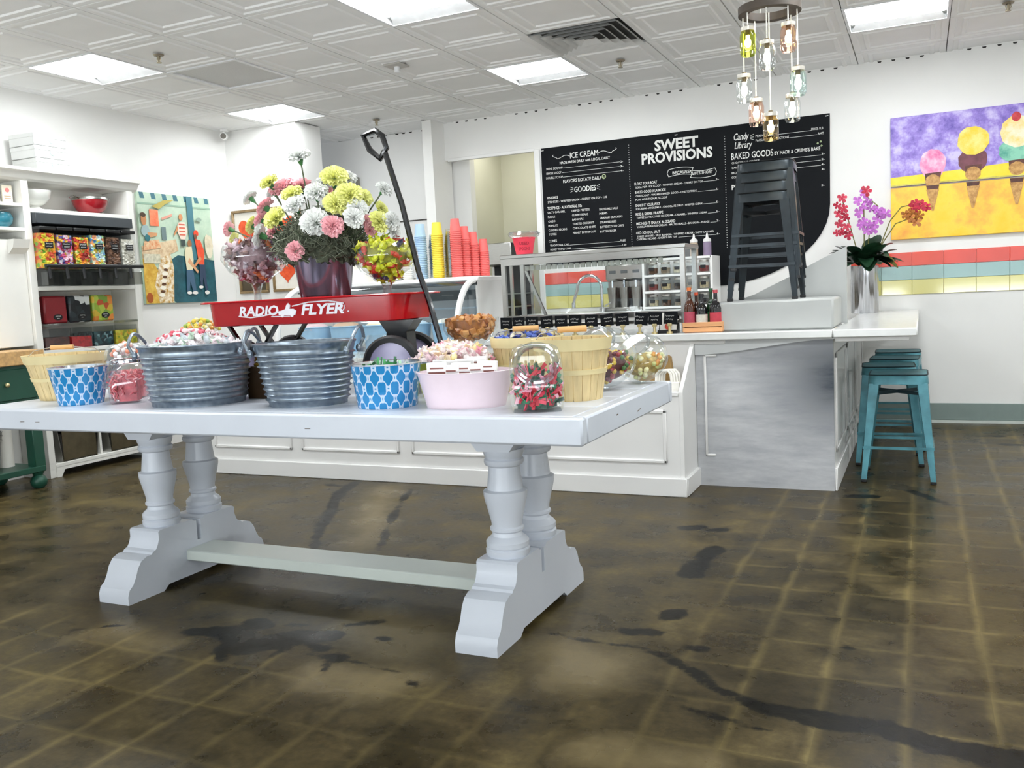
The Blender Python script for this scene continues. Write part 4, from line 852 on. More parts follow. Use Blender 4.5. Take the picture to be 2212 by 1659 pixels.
spray([(-.02,0,.35),(-.07,0,.55),(-.12,-.01,.75),(-.15,-.02,.86)],[(-.15,-.03,.88),(-.19,-.03,.83),(-.14,-.04,.80),(-.18,-.03,.76),(-.13,-.03,.74),(-.17,-.02,.69),(-.12,-.03,.66),(-.19,-.04,.62),(-.11,-.02,.60),(-.155,-.03,.63)],CRIM,0.040)
spray([(0,0,.35),(.0,0,.6),(.0,-.01,.78),(.02,-.02,.88),(.10,-.04,.80)],[(.0,-.03,.90),(-.04,-.03,.85),(.03,-.03,.84),(.0,-.04,.80),(.05,-.04,.79),(.09,-.04,.77),(.12,-.04,.75),(.15,-.04,.74),(-.03,-.03,.76)],MAUVE,0.044)
spray([(.02,0,.35),(.03,0,.55),(.05,-.01,.68)],[(.0,-.03,.69),(.04,-.03,.67),(.08,-.03,.66),(.10,-.03,.70),(.06,-.03,.63),(-.02,-.03,.66),(.02,-.03,.62)],MAUVE,0.041)
spray([(.03,0,.35),(.12,0,.52),(.18,-.01,.68),(.26,-.02,.78),(.40,-.03,.80)],[(.36,-.03,.80),(.40,-.04,.78),(.44,-.04,.76),(.35,-.03,.77),(.02,-.03,.92)],CRIM,0.044)
spray([(.03,0,.35),(.14,0,.54),(.22,-.01,.66),(.34,-.02,.70)],[(.29,-.03,.72),(.33,-.03,.69),(.36,-.03,.66),(.38,-.03,.71),(.33,-.03,.73)],BRZ,0.041)

# ================================================================== MASON JAR CHANDELIER
ch = thing('jar_chandelier', 'chandelier of eight coloured glass jars hanging from a dark wooden ring', 'chandelier', (-.655,4.5,0))
WOODD = M('dark_ring_wood', '#4a4037', .6, var=.3, vs=8)
MB().lathe([(.105,2.435),(.145,2.435),(.145,2.47),(.105,2.47),(.105,2.435)],40).build('ring', WOODD, ch)
CORD = M('white_cloth_cord', '#e4e2da', .6, var=.15, vs=120)
for k in range(3): a = k*2.1; MB().tube([(.125*math.cos(a),.125*math.sin(a),2.47),(0,0,2.78)],.003,5).build('hanging_chain', CORD, ch)
MB().cyl((0,0,0),.06,2.78,2.835,20).build('ceiling_rose', WOODD, ch)
TINT = {'lime':(.80,.85,.22),'clear':(.93,.95,.94),'peach':(.96,.76,.66),'aqua':(.82,.92,.90),'amber':(.93,.74,.40)}
JARS = [('lime',-.745,2.304,-.08),('clear',-.653,2.221,-.115),('peach',-.561,2.296,-.08),('clear',-.78,2.109,0),('aqua',-.53,2.107,0),('peach',-.738,2.003,.08),('clear',-.568,2.003,.08),('amber',-.659,1.913,.0)]
BULB = EMIT('warm_bulb', (1,.93,.74), 22)
for nm, x, z, dy in JARS:
    gm = GLASS('jar_'+nm, TINT[nm], .07, .05, .5); dx = x+.655; h = .135; r = .037; z0 = z-h/2
    j = MB().lathe([(0,z0+.004),(r*.8,z0),(r*.98,z0+.012),(r,z0+.03),(r,z0+h*.68),(r*.80,z0+h*.82),(r*.78,z0+h*.86)],20,c=(dx,dy,0)).build('jar', gm, ch)
    MB().lathe([(r*.84,z0+h*.84),(r*.86,z0+h*.86),(r*.86,z0+h*.97),(0,z0+h*.975)],20,c=(dx,dy,0)).build('lid', M('zinc_lid','#cfcac0',.35,.6), j)
    MB().ball((dx,dy,z0+h*.45),.016,.016,.022,12,8).cyl((dx,dy,0),.009,z0+h*.55,z0+h*.7,10).build('bulb', BULB, j)
    MB().cyl((dx,dy,0),.011,z0+h*.70,z0+h*1.04,10).build('socket', M('brass_socket','#6b5a3d',.4,.5), j)
    MB().tube([(dx,dy,z0+h*1.03),(dx,dy,2.44)],.0032,6).build('cord', CORD, j)
# ================================================================== WHITE HUTCH ON THE LEFT WALL
HX = -5.74                     # front plane of the hutch
hut = thing('hutch', 'tall white hutch with cornice holding candy dispensers, left wall', 'hutch', (0,0,0))
HW = M('hutch_white_paint', '#e6e5df', .42, var=.02, vs=5)
D = XL+.004
MB().prism([(D,2.135),(HX-.02,2.135),(HX+.0,2.15),(HX+.025,2.19),(HX+.045,2.20),(HX+.045,2.222),(D,2.222)],'xz',3.35,5.35).build('cornice', HW, hut, smooth=False)
for y0, y1, z0 in ((5.245,5.30,0),(4.325,4.38,0),(3.36,3.41,.97)): MB().cbox(D,HX,y0,y1,z0,2.135,.003).build('upright', HW, hut)
MB().box(D,D+.012,4.38,5.245,.0,2.135).box(D,D+.012,3.41,4.325,.97,2.135).build('back_panel', HW, hut, smooth=False)
for z in (1.915,1.36,.90): MB().cbox(D,HX,4.38,5.245,z,z+.03,.003).build('shelf', HW, hut)
for z in (1.95,1.78): MB().cbox(D,HX,3.41,4.325,z,z+.025,.003).build('shelf', HW, hut)
MB().cbox(D+.013,HX-.03,3.41,4.325,.97,1.72,.003).build('side_closed_panel', HW, hut)
MB().prism([(HX-.03,1.62),(HX-.03,1.72),(HX+.04,1.72),(HX+.02,1.66)],'xz',4.20,4.325).build('corbel', HW, hut, smooth=False)
MB().cbox(D,HX,4.38,5.245,.07,.10,.003).build('shelf', HW, hut); MB().prism([(4.38,0),(4.42,0),(4.45,.05),(5.18,.05),(5.21,0),(5.245,0),(5.245,.075),(4.38,.075)],'yz',HX-.02,HX).build('shaped_base', HW, hut, smooth=False)
MB().box(D,D+.25,4.80,4.82,.10,.90).build('lower_divider', HW, hut, smooth=False)
# boxes on top
BOXC = M('grey_white_card', '#d2d3d1', .7, var=.02)
for k, (yy, lb) in enumerate(((4.60,'white cake box at the bottom of the stack on the hutch'),(4.59,'white cake box in the middle of the stack on the hutch'),(4.585,'white cake box on top of the stack above the hutch'))):
    t = thing('cake_box', lb, 'box', (-5.86,yy,2.222+k*.088), .02*k, 'cake boxes on the hutch')
    MB().cbox(-.125,.125,-.135,.135,0,.062,.003).build('box_body', BOXC, t); MB().cbox(-.128,.128,-.138,.138,.055,.0855,.003).build('box_lid', BOXC, t)
    MB().cyl((0,0,0),.022,.0,.0012,18,m=Matrix.Translation((.1285,.01,.045)) @ Matrix.Rotation(PI/2,4,'Y')).build('round_sticker', M('pale_teal_sticker','#bfe0d8',.6), t)
# bowls
t = thing('footed_bowl', 'white footed bowl at the left of the upper hutch shelf', 'bowl', (-5.86,4.505,1.945))
MB().lathe([(0,0),(.055,0),(.05,.015),(.035,.03),(.07,.045),(.108,.085),(.12,.14),(.115,.14),(.10,.088),(.05,.055),(0,.05)],28).build('bowl_body', M('white_ceramic','#e9eae4',.2), t)
t = thing('colander', 'red metal colander with two wire handles on the upper shelf', 'colander', (-5.86,4.99,1.945))
MB().lathe([(0,0),(.06,0),(.10,.03),(.125,.075),(.13,.105)],28).build('bowl_body', M('red_enamel','#981420',.25,var=.15,coat=.5), t)
MB().lathe([(.13,.105),(.134,.11),(.13,.125),(.122,.125),(.12,.105)],28).build('steel_rim', STEEL, t)
for s in (-1,1): MB().tube([(-.04,s*.128,.112),(-.03,s*.165,.13),(.03,s*.165,.13),(.04,s*.128,.112)],.006,6).build('wire_handle', CHROME, t)
t = thing('teal_bowl', 'teal glazed pot on the lower left hutch shelf', 'bowl', (-5.86,4.215,1.805))
MB().lathe([(0,0),(.05,0),(.085,.03),(.095,.07),(.08,.105),(.07,.11),(.074,.10),(.08,.07),(.05,.01)],26).build('bowl_body', M('teal_glaze','#2f7f92',.25,var=.15,coat=.4), t)
for k, y in enumerate((4.165,4.26)):
    t = thing('gift_card', ('cream card with a pink dot, left one on the hutch','cream card with a pink dot, right one on the hutch')[k], 'card', (-5.80,y,1.975), group='cream cards on the hutch')
    MB().cbox(-.012,0,-.038,.038,0,.125,.001).build('card', M('cream_card','#efe6d2',.7), t)
    MB().cyl((0,0,0),.016,0,.001,16,m=Matrix.Translation((.0005,0,.09)) @ Matrix.Rotation(PI/2,4,'Y')).build('pink_dot', M('pink_print','#e58a86',.6), t)
    MB().box(.0,.0008,-.025,.025,.03,.036).box(.0,.0008,-.025,.025,.045,.051).build('printed_line', M('tan_print','#b79a78',.6), t, smooth=False)
# gravity dispensers
def speckle(name, cols, scale=60):
    if name in _M: return _M[name]
    m, nt, b = newmat(name); tc = nt.nodes.new('ShaderNodeTexCoord')
    v = nt.nodes.new('ShaderNodeTexVoronoi'); v.inputs['Scale'].default_value = scale; nt.links.new(tc.outputs['Object'], v.inputs['Vector'])
    sp = nt.nodes.new('ShaderNodeSeparateColor'); nt.links.new(v.outputs['Color'], sp.inputs[0])
    n = len(cols); r = ramp(nt, sp.outputs[0], [(k/n, C(c)) for k, c in enumerate(cols)], 'CONSTANT')
    nt.links.new(r.outputs[0], b.inputs['Base Color']); b.inputs['Roughness'].default_value = .35; _M[name] = m; return m
FILLS = [(['#e8a02a','#d7c52e','#7db33a','#e4662c','#c98a45','#f0d84a','#d9553a'],'fruit coloured gummies'),(['#d65a8a','#5a4a8f','#e8e2ea','#e7b63c','#8fa7d0','#b03a5a','#f2c9d6'],'pink and purple candies'),(['#e4572a','#efc53a','#8fb43c','#c93a2c','#f3e2a0','#e58a2a','#9c2f2a'],'red and yellow candies'),
         (['#9fd0cf','#f0a06a','#e9e3c6','#5f95c9','#a9cf8a','#e7c94a','#cfe3e2'],'pastel candies'),(['#4a2f22','#6b4a35','#3a2620','#7d5a45'],'chocolate drops'),(['#dcd8cc','#c9c4b6','#eeebe2','#b5b0a2'],'white candies')]
SHELL = GLASS('dispenser_acrylic', (.93,.94,.94), .03, .08, .22)
for k, (cols, what) in enumerate(FILLS):
    y = 4.445+k*.143; wd = .066
    t = thing('candy_dispenser', f'clear gravity dispenser of {what} on the hutch', 'dispenser', (-5.80,y,1.39), group='gravity candy dispensers')
    MB().prism([(-.14,.005),(-.14,.40),(.13,.40),(.13,.15),(.17,.10),(.17,.0),(.10,.0)],'xz',-wd,wd).build('bin_shell', SHELL, t, smooth=False)
    f = MB().box(-.135,.115,-wd+.006,wd-.006,.13,.378-.01*(k%3))
    for q in range(90): f.ball((.114,random.uniform(-wd+.012,wd-.012),random.uniform(.14,.372-.01*(k%3))),.009,.012,.010,7,5)
    tag(f.build('candy_fill', speckle('dispfill%d'%k, cols, 42), t), kind='stuff')
    MB().cbox(-.14,.135,-wd,wd,.40,.425,.004).build('black_lid', BLACK, t)
    MB().cbox(.131,.134,-.034,.034,.27,.315,.001).build('label_tag', BLACK, t); scribble(t, (.1348,0,.302), .05, .012, CHALK, PI/2, seed=k); scribble(t, (.1348,0,.283), .044, .010, CHALK, PI/2, seed=k+9)
    MB().tube([(.178,-.055,.14),(.186,-.055,.05)],.011,6).build('handle', BLACK, t)
    MB().box(.10,.172,-wd+.003,wd-.003,.004,.10).build('chute', GLASS('chute_acrylic',(.70,.70,.67),.06,.1,.3), t, smooth=False)
tag(MB().cbox(-5.645,-5.61,4.37,5.235,1.518,1.545,.006).build('dispenser_rail', BLACK), 'black rail running across the front of the dispensers', 'rail')
tag(MB().cbox(-6.01,-5.70,4.385,5.24,1.838,1.912,.004).build('dispenser_canopy', M('charcoal_strip','#3d4246',.5)), 'charcoal canopy strip above the candy dispensers', 'canopy')
# bags and acrylic bins on the lower shelves
def bag(y0, y1, label, mt, z=.93):
    t = thing('candy_bag', label, 'bag', (-5.80,(y0+y1)/2,1.12), group='candy bags in the hutch'); a = (y1-y0)/2-.004
    MB().cbox(-.03,.03,-a,a,0,.20,.012).build('pouch', mt, t); MB().cyl((0,0,0),.038,0,.0015,20,m=Matrix.Translation((.031,.01,.045)) @ Matrix.Rotation(PI/2,4,'Y') @ Matrix.Diagonal((.6,1,1,1))).build('oval_sticker', BLACK, t)
    scribble(t, (.0335,.01,.052), .045, .010, CHALK, PI/2, seed=5); scribble(t, (.0335,.01,.036), .02, .008, CHALK, PI/2, seed=6)
for a in (0,): MB().cbox(D,HX,4.38,5.245,1.10,1.118,.002).build('acrylic_shelf', GLASS('shelf_acrylic',(.9,.92,.9),.1), hut)
bag(4.43,4.63,'dark red candy pouch with a black sticker in the hutch',M('dark_red_pouch','#7d1a22',.35,var=.1))
bag(4.64,4.84,'black and white patterned candy pouch in the hutch',speckle('mono_pouch',['#14181c','#1d2428','#c5c9c6','#2a3338','#10151a'],22))
bag(4.85,5.05,'green and orange patterned candy pouch in the hutch',speckle('lime_pouch',['#8ea83a','#a8b94a','#d0803a','#6f8f3a','#c9a93c','#b5522f'],22))
def acrylic(y0, y1, label, cols, h, what):
    t = thing('acrylic_bin', label, 'bin', (-5.86,(y0+y1)/2,.93), group='clear bins in the hutch'); a = (y1-y0)/2-.003
    MB().box(-.12,-.117,-a,a,0,.15).box(.117,.12,-a,a,0,.15).box(-.117,.117,-a,-a+.003,0,.15).box(-.117,.117,a-.003,a,0,.15).build('bin_shell', SHELL, t, smooth=False)
    tag(MB().box(-.115,.115,-a+.005,a-.005,.003,h).build('candy_fill', speckle('bin'+what, cols, 45), t, smooth=False), kind='stuff')
acrylic(4.39,4.60,'clear bin of dark brown candy, left in the hutch',['#4a1f18','#5c2a20','#3a1a16'],.09,'brown')
acrylic(4.61,4.80,'clear bin of bright red candy in the hutch',['#b0141c','#c21c22','#98121a'],.085,'red')
acrylic(4.81,5.00,'clear bin of dark teal candy in the hutch',['#1f3d42','#2a5258','#15262a','#7a9a9c'],.11,'teal')
acrylic(5.01,5.23,'clear bin of yellow green candy, right in the hutch',['#c7b52f','#d8cf4a','#8e9a34','#e0a63a'],.11,'lime')
for y0, lb in ((4.60,'galvanized floor bin at the left foot of the hutch'),(5.03,'galvanized floor bin at the right foot of the hutch')):
    t = thing('metal_bin', lb, 'bin', (-5.87,y0,.10), group='metal bins at the hutch foot')
    MB().prism([(-.15,0),(.15,0),(.185,.26),(.18,.26),(.147,.005),(-.147,.005),(-.18,.26),(-.185,.26)],'yz',-.115,.12).build('bin_body', STEEL, t, smooth=False)
    MB().box(.118,.123,-.145,.145,.01,.25).build('front_plate', M('floor_reflection_plate','#7a715c',.3,.8,var=.2), t, smooth=False); MB().cbox(-.12,.128,-.19,.19,.255,.275,.004).build('bin_rim', STEEL, t)  # brown reflection of the floor put into the plate colour
    MB().box(-.10,.10,-.16,.16,.20,.21).build('dark_contents', M('dark_bin_inside','#2f2a22',.8), t, smooth=False)

# ---- green cabinet
GR = M('dark_green_paint', '#1d4a3a', .35, var=.12, vs=5); BUT = M('butcher_block', '#c9a06a', .45, var=.18, vs=5, stretch=(1,9,9))
gc = thing('green_cabinet', 'dark green cabinet with butcher block top and ball feet', 'cabinet', (0,0,0))
MB().cbox(-6.02,-5.47,2.9,4.17,.858,.955,.006).build('butcher_block_top', BUT, gc)
MB().box(-6.0,-5.50,2.95,4.13,.60,.858).build('drawer_case', GR, gc, smooth=False)
for y0, y1 in ((3.56,4.10),(2.98,3.53)):
    o = MB().cbox(-5.502,-5.488,y0,y1,.63,.835,.004).build('drawer', GR, gc); MB().ball((-5.475,(y0+y1)/2+.05,.735),.016,.016,.016,12,8).build('knob', GOLD, o)
for x in (-5.545,-5.955):
    for y in (4.085,2.99):
        MB().cbox(x-.04,x+.04,y-.04,y+.04,.12,.60,.004).build('leg', GR, gc); MB().lathe([(0,0),(.03,0),(.05,.02),(.056,.05),(.045,.075),(.03,.09),(.045,.12)],20,c=(x,y,0)).build('ball_foot', GR, gc)
MB().cbox(-5.99,-5.50,2.96,4.12,.115,.155,.004).build('lower_shelf', GR, gc)
MB().box(-6.0,-5.985,2.96,4.12,.155,.60).build('back_panel', M('blue_grey_panel','#9aa5a3',.6), gc, smooth=False)  # back panel in one even bluish grey
t = thing('floor_pail', 'galvanized pail on the lower shelf of the green cabinet', 'pail', (-5.70,3.80,.156)); MB().lathe([(0,0),(.10,0),(.135,.26),(.14,.265),(.13,.265),(.095,.01)],24).build('pail_body', STEEL, t); MB().lathe([(.128,.2),(.133,.205),(.13,.21)],24).lathe([(.132,.23),(.137,.235),(.134,.24)],24).build('pail_hoops', STEEL, t)
t = thing('paper_roll', 'white paper roll standing on the green cabinet shelf', 'roll', (-5.74,4.0,.156)); MB().cyl((0,0,0),.05,0,.32,18).build('roll', PAPERW, t)

# ================================================================== CANDY TABLE
TW = M('table_white_paint', '#d3d8e1', .3, var=.02, vs=5, bump=.05, bs=30); TG = M('stretcher_grey_white_paint', '#d2d9d2', .32, var=.04, vs=4)
TZ = .80
tb = thing('trestle_table', 'large white farmhouse trestle table covered with candy containers', 'table', (0,0,0))
ys = [2.40,2.66,2.915,3.17,3.43]
ys[0], ys[-1] = 2.445, 3.385
for k in range(4): MB().cbox(-3.625,-.945,ys[k]+.0006,ys[k+1]-.0006,.740,TZ,.003).build('top_plank', TW, tb)
for x0, x1, y0, y1 in ((-3.67,-.90,2.40,2.445),(-3.67,-.90,3.385,3.43),(-3.67,-3.625,2.4455,3.3845),(-.945,-.90,2.4455,3.3845)): MB().cbox(x0,x1,y0,y1,.716,TZ+.0004,.007).build('edge_board', TW, tb)
WEARM = M('chipped_paint_dark', '#6d6258', .8)
for x in (-3.33,-3.24,-1.9): MB().bar((x,2.3992,.752),(x+.022,2.3992,.7525),.003,.002).build('paint_chip', WEARM, tb, smooth=False)
MB().bar((-.8995,2.72,.765),(-.8995,2.735,.766),.003,.003).bar((-.8995,2.95,.745),(-.8995,2.99,.75),.002,.002).build('paint_chip', WEARM, tb, smooth=False)
postp = [(.074,.262),(.078,.27),(.078,.285),(.071,.29),(.076,.296),(.076,.312),(.068,.322),(.055,.332),(.052,.345),(.060,.352),(.060,.360),(.054,.366),(.055,.380),(.064,.42),(.073,.455),(.077,.475),(.077,.492),(.072,.494),(.064,.498),(.060,.53),(.056,.565),(.055,.578),(.066,.584),(.070,.592),(.070,.602),(.064,.608),(.067,.614),(.072,.628),(.072,.640)]
def foot_profile():
    h = []
    half = [(.405,0),(.405,.035),(.395,.06),(.375,.075),(.36,.10),(.345,.135),(.325,.160),(.295,.172),(.27,.172),(.262,.180),(.245,.186),(.235,.20),(.225,.225),(.225,.255),(.215,.262)]
    c = 2.875
    p = [(c-a, z) for a, z in half]+[(c-.035,.262),(c-.025,.252),(c-.012,.252),(c-.012,.165),(c+.012,.165),(c+.012,.252),(c+.025,.252),(c+.035,.262)]+[(c+a, z) for a, z in half[::-1]]
    p += [(c+.22,0),(c+.19,.022),(c-.19,.022),(c-.22,0)]
    return p
for xa, xb_ in ((-1.405,-1.25),(-3.06,-2.895)):
    xc = (xa+xb_)/2
    MB().prism(foot_profile(),'yz',xa,xb_).build('trestle_foot', TW, tb, ang=25)
    for y in (2.75,3.0):
        MB().lathe(postp,32,c=(xc,y,0),cap0=True,cap1=True).build('turned_post', TW, tb, ang=28)
        MB().prism([(xc-.085,.716),(xc-.085,.672),(xc-.06,.640),(xc+.06,.640),(xc+.085,.672),(xc+.085,.716)],'xz',y-.085,y+.085).build('top_block', TW, tb, smooth=False)
MB().cbox(-2.895,-1.405,2.79,2.96,.092,.14,.005).build('stretcher', TG, tb)

# ================================================================== CANDIES
def twist_mesh(r, l, fan):
    mb = MB().lathe([(0,-l),(r*.7,-l*.9),(r,-l*.4),(r,l*.4),(r*.7,l*.9),(0,l)],7)
    for s in (-1,1):
        vs = [(0,0,s*l*.85)]; n = 6
        for k in range(n): a = 2*PI*k/n; q = 1 if k%2 else .55; vs.append((math.cos(a)*fan*q, math.sin(a)*fan*q, s*(l+fan*.75*q)))
        mb.add(vs, [(0,1+k,1+(k+1)%n) for k in range(n)])
    return mb
_CM = {}
def candy_mesh(kind, col, sc=1, rough=.35):
    key = (kind, col, sc)
    if key in _CM: return _CM[key]
    if kind == 'twist': mb = twist_mesh(.011*sc,.016*sc,.014*sc)
    elif kind == 'cube': mb = MB().cbox(-.011*sc,.011*sc,-.011*sc,.011*sc,-.009*sc,.009*sc,.002)
    elif kind == 'ball': mb = MB().ball((0,0,0),.011*sc,None,None,8,6)
    elif kind == 'bar': mb = MB().cbox(-.026*sc,.026*sc,-.011*sc,.011*sc,-.006*sc,.006*sc,.003).box(-.034*sc,-.026*sc,-.010*sc,.010*sc,-.0008,.0008).box(.026*sc,.034*sc,-.010*sc,.010*sc,-.0008,.0008)
    elif kind == 'strip': mb = MB().box(-.035*sc,.035*sc,-.008*sc,.008*sc,-.0015,.0015)
    elif kind == 'wisp': mb = MB().tube([(-.03*sc,0,0),(-.01*sc,.008*sc,.006),(.01*sc,-.006*sc,-.004),(.03*sc,.004*sc,.002)],.004*sc,4)
    elif kind == 'pop': mb = MB().ball((0,0,.0),.016*sc,.016*sc,.011*sc,9,6,jit=.12).tube([(0,0,-.005),(.004,0,-.06*sc)],.002,4)
    me = mb.mesh('candy'); me.materials.append(M('candy'+col,col,rough,var=.12,vs=70,coat=.3)); me.polygons.foreach_set('use_smooth',[kind in ('ball','pop','wisp')]*len(me.polygons)); _CM[key] = me
    return me
def hue(h):                       # plain colour word of a hex colour
    v = [int(h[i:i+2],16)/255 for i in (1,3,5)]; mx, mn = max(v), min(v); s_ = (mx-mn)/(mx+1e-6)
    if s_ < .13: return 'white' if mx > .78 else ('grey' if mx > .35 else 'black')
    r, g, b_ = v; d = mx-mn
    a = (60*((g-b_)/d) if mx == r else 60*((b_-r)/d)+120 if mx == g else 60*((r-g)/d)+240) % 360
    n = 'red' if a < 15 or a > 345 else 'orange' if a < 38 else 'yellow' if a < 70 else 'green' if a < 165 else 'blue' if a < 255 else 'purple' if a < 315 else 'pink'
    if n in ('red','orange') and mx < .62: n = 'brown'
    if n == 'red' and s_ < .5: n = 'pink'
    return ('pale ' if s_ < .35 and mx > .7 else 'dark ' if mx < .45 and n != 'brown' else '')+n
def candies(pts, kind, cols, label, group, name='candy', sc=1, rough=.35):
    for p in pts:
        c = random.choice(cols)
        o = ob(name, candy_mesh(kind, c, sc, rough), None, p, (random.uniform(0,6.28),random.uniform(0,6.28),random.uniform(0,6.28)))
        tag(o, hue(c)+' '+label, 'candy', group)
def dome(c, rx, ry, h, n, z):      # points on a heap; denser towards the viewer
    out = []; mind = .9*math.sqrt(PI*rx*ry/n)*.75; tries = 0
    while len(out) < n and tries < n*40:
        tries += 1; a = random.uniform(0,2*PI); q = math.sqrt(random.random()); x, y = rx*q*math.cos(a), ry*q*math.sin(a)
        if any((x-p[0])**2+(y-p[1])**2 < mind**2 for p in out) and tries < n*30: continue
        out.append((x,y,z+h*(1-q*q)+random.uniform(-.004,.004)))
    return [(c[0]+x,c[1]+y,zz) for x,y,zz in out]
def shell(c, prof, n, sx=1, sy=1, inset=.030):   # points just inside a lathe profile
    out = []; L = [0]
    for (r0,z0),(r1,z1) in zip(prof,prof[1:]): L.append(L[-1]+math.hypot(r1-r0,z1-z0)*max(.15,(r0+r1)/2))
    for k in range(n):
        u = random.random()*L[-1]; i = max(j for j in range(len(L)-1) if L[j] <= u); t = (u-L[i])/(L[i+1]-L[i]+1e-9)
        r = prof[i][0]+(prof[i+1][0]-prof[i][0])*t-inset; z = prof[i][1]+(prof[i+1][1]-prof[i][1])*t; a = (k*2.399963)%(2*PI)
        out.append((c[0]+max(0,r)*math.cos(a)*sx, c[1]+max(0,r)*math.sin(a)*sy, c[2]+max(.012,z)))
    return out

# ---- galvanized tubs
def galv():
    m, nt, b = newmat('galvanized_steel'); tc = nt.nodes.new('ShaderNodeTexCoord')
    v = nt.nodes.new('ShaderNodeTexVoronoi'); v.inputs['Scale'].default_value = 45; nt.links.new(tc.outputs['Object'], v.inputs['Vector'])
    n = noise(nt, 9, 4); f = math_(nt,'MULTIPLY_ADD', v.outputs['Distance'], .4, math_(nt,'MULTIPLY', n.outputs['Fac'], .7))
    nt.links.new(ramp(nt, f, [(.2,C('#626f7d')),(.7,C('#98a3ae'))]).outputs[0], b.inputs['Base Color']); b.inputs['Metallic'].default_value = .85; b.inputs['Roughness'].default_value = .36
    return m
GALV = galv()
def tub(name, label, x, y, rb, rt, h, sy, z=TZ, ribs=9, rz=0):
    t = thing(name, label, 'tub', (x,y,z), rz); prof = [(0,.004),(rb*.97,.004),(rb,0),(rb,.012)]
    for k in range(ribs):
        for u, d in ((.0,0),(.22,.0),(.5,.009),(.78,0)):
            q = .06+.80*(k+u)/ribs; prof.append((rb+(rt-rb)*q+d, h*q))
    prof += [(rt-.002,h*.90),(rt,h-.01),(rt+.006,h-.006),(rt+.006,h),(rt-.001,h+.002),(rt-.006,h-.004),(rb+(rt-rb)*.5-.006,h*.5),(rb-.006,.01),(0,.01)]
    MB().lathe(prof,64,sy=sy).build('tub_body', GALV, t, ang=70)
    for s in (-1,1):
        P = [(s*(rt+.002),-.085*sy/1,h-.03),(s*(rt+.02),-.075,h+.005)]+[(s*(rt+.02+.01*math.sin(PI*k/8)), -.075+.15*k/8, h+.005+.045*math.sin(PI*k/8)) for k in range(1,8)]+[(s*(rt+.02),.075,h+.005),(s*(rt+.002),.085*sy,h-.03)]
        MB().tube(P,.0065,8).build('bail_handle', GALV, t); 
        for yy in (-.085*sy,.085*sy): MB().ball((s*(rt*.985),yy,h-.035),.012,.012,.016,8,6).build('handle_lug', GALV, t)
    return t
tub('galvanized_tub','large ribbed galvanized tub full of wrapped candy, left of its twin',-2.624,2.667,.182,.217,.237,.86,rz=.35)
tag(MB().lathe([(.20,.19),(.12,.225),(0,.24)],40,sy=.86).build('candy_bed', M('candy_bed_pale','#d9d5d6',.5), None, loc=(-2.624,2.667,TZ)), 'heap of loose wrappers filling the left galvanized tub', 'wrappers', kind='stuff')
candies(dome((-2.624,2.667),.185,.155,.035,55,TZ+.225),'twist',['#eeecee','#e4dfe6','#d7e3dc','#f3e9ea','#cfd6dc','#e7d5da','#b8cdb9'],'wrapped candy heaped in the left galvanized tub','wrapped candies in the left tub','wrapped_candy',1.1)
tub('galvanized_tub','ribbed galvanized tub with raised handles, right of its twin',-2.091,2.675,.146,.186,.233,.90,rz=.3)
# ---- red wagon
RED = M('wagon_red_enamel', '#a80d17', .16, var=.05, coat=.15, spec=.3); TYRE = M('black_rubber', '#141416', .5); BLK = M('black_enamel', '#101012', .22, coat=.4); HUB = M('lavender_grey_hub', '#b5aed2', .25)
wg = thing('toy_wagon', 'red toy wagon with white lettering standing on the table', 'wagon', (-2.36,3.13,TZ))
def rrect(a, b_, c, z, n=5):
    out = []
    for sx, sy, t0 in ((1,1,0),(-1,1,PI/2),(-1,-1,PI),(1,-1,1.5*PI)):
        for k in range(n): th = t0+PI/2*k/(n-1); out.append((sx*(a-c)+c*math.cos(th), sy*(b_-c)+c*math.sin(th), z))
    return out
lev = [rrect(.478,.140,.05,.290),rrect(.486,.148,.055,.294),rrect(.494,.155,.06,.390),rrect(.532,.172,.07,.394),rrect(.535,.175,.07,.391),rrect(.536,.176,.07,.395),rrect(.532,.173,.07,.399),rrect(.491,.152,.058,.397),rrect(.480,.142,.05,.30),rrect(.43,.10,.05,.298)]
n = len(lev[0]); fs = []
for k in range(len(lev)-1): fs += [(k*n+i,k*n+(i+1)%n,k*n+n+(i+1)%n,k*n+n+i) for i in range(n)]
fs.append(tuple(range((len(lev)-1)*n,len(lev)*n))); fs.append(tuple(range(n))[::-1])
MB().add(sum(lev,[]),fs).build('wagon_body', RED, wg, ang=45)
WL = M('wagon_white_lettering', '#eae8ee', .4)
SH = (PI/2+.076,0,0)
text(wg, 'RADIO', (-.200,-.1540,.352), SH, .044, .215, WL, bold=.035, shear=.25)
text(wg, 'FLYER', (.130,-.1540,.349), SH, .044, .215, WL, bold=.035, shear=.25)
MB().tube([(-0.3050,-0.1528,0.3330),(-0.2400,-0.1522,0.3250),(-0.1700,-0.1525,0.3310),(-0.1000,-0.1532,0.3420),(-0.0500,-0.1532,0.3420)],.0028,5).tube([(-0.0150,-0.1562,0.3660),(0.0700,-0.1568,0.3790),(0.1700,-0.1568,0.3810),(0.2450,-0.1562,0.3680),(0.2480,-0.1545,0.3500),(0.2300,-0.1530,0.3350)],.0028,5).tube([(-0.1300,-0.1524,0.3260),(-0.0300,-0.1523,0.3250)],.0022,5).build('logo_swash', WL, wg)
LR = [(-.158,.330),(-.072,.330),(-.066,.347),(-.080,.355),(-.100,.355),(-.095,.370),(-.105,.380),(-.116,.370),(-.122,.355),(-.143,.349),(-.158,.348)]
MB().prism([(x+.07,z) for x,z in LR],'xz',-.1565,-.1525).build('logo_rider', WL, wg, smooth=False)
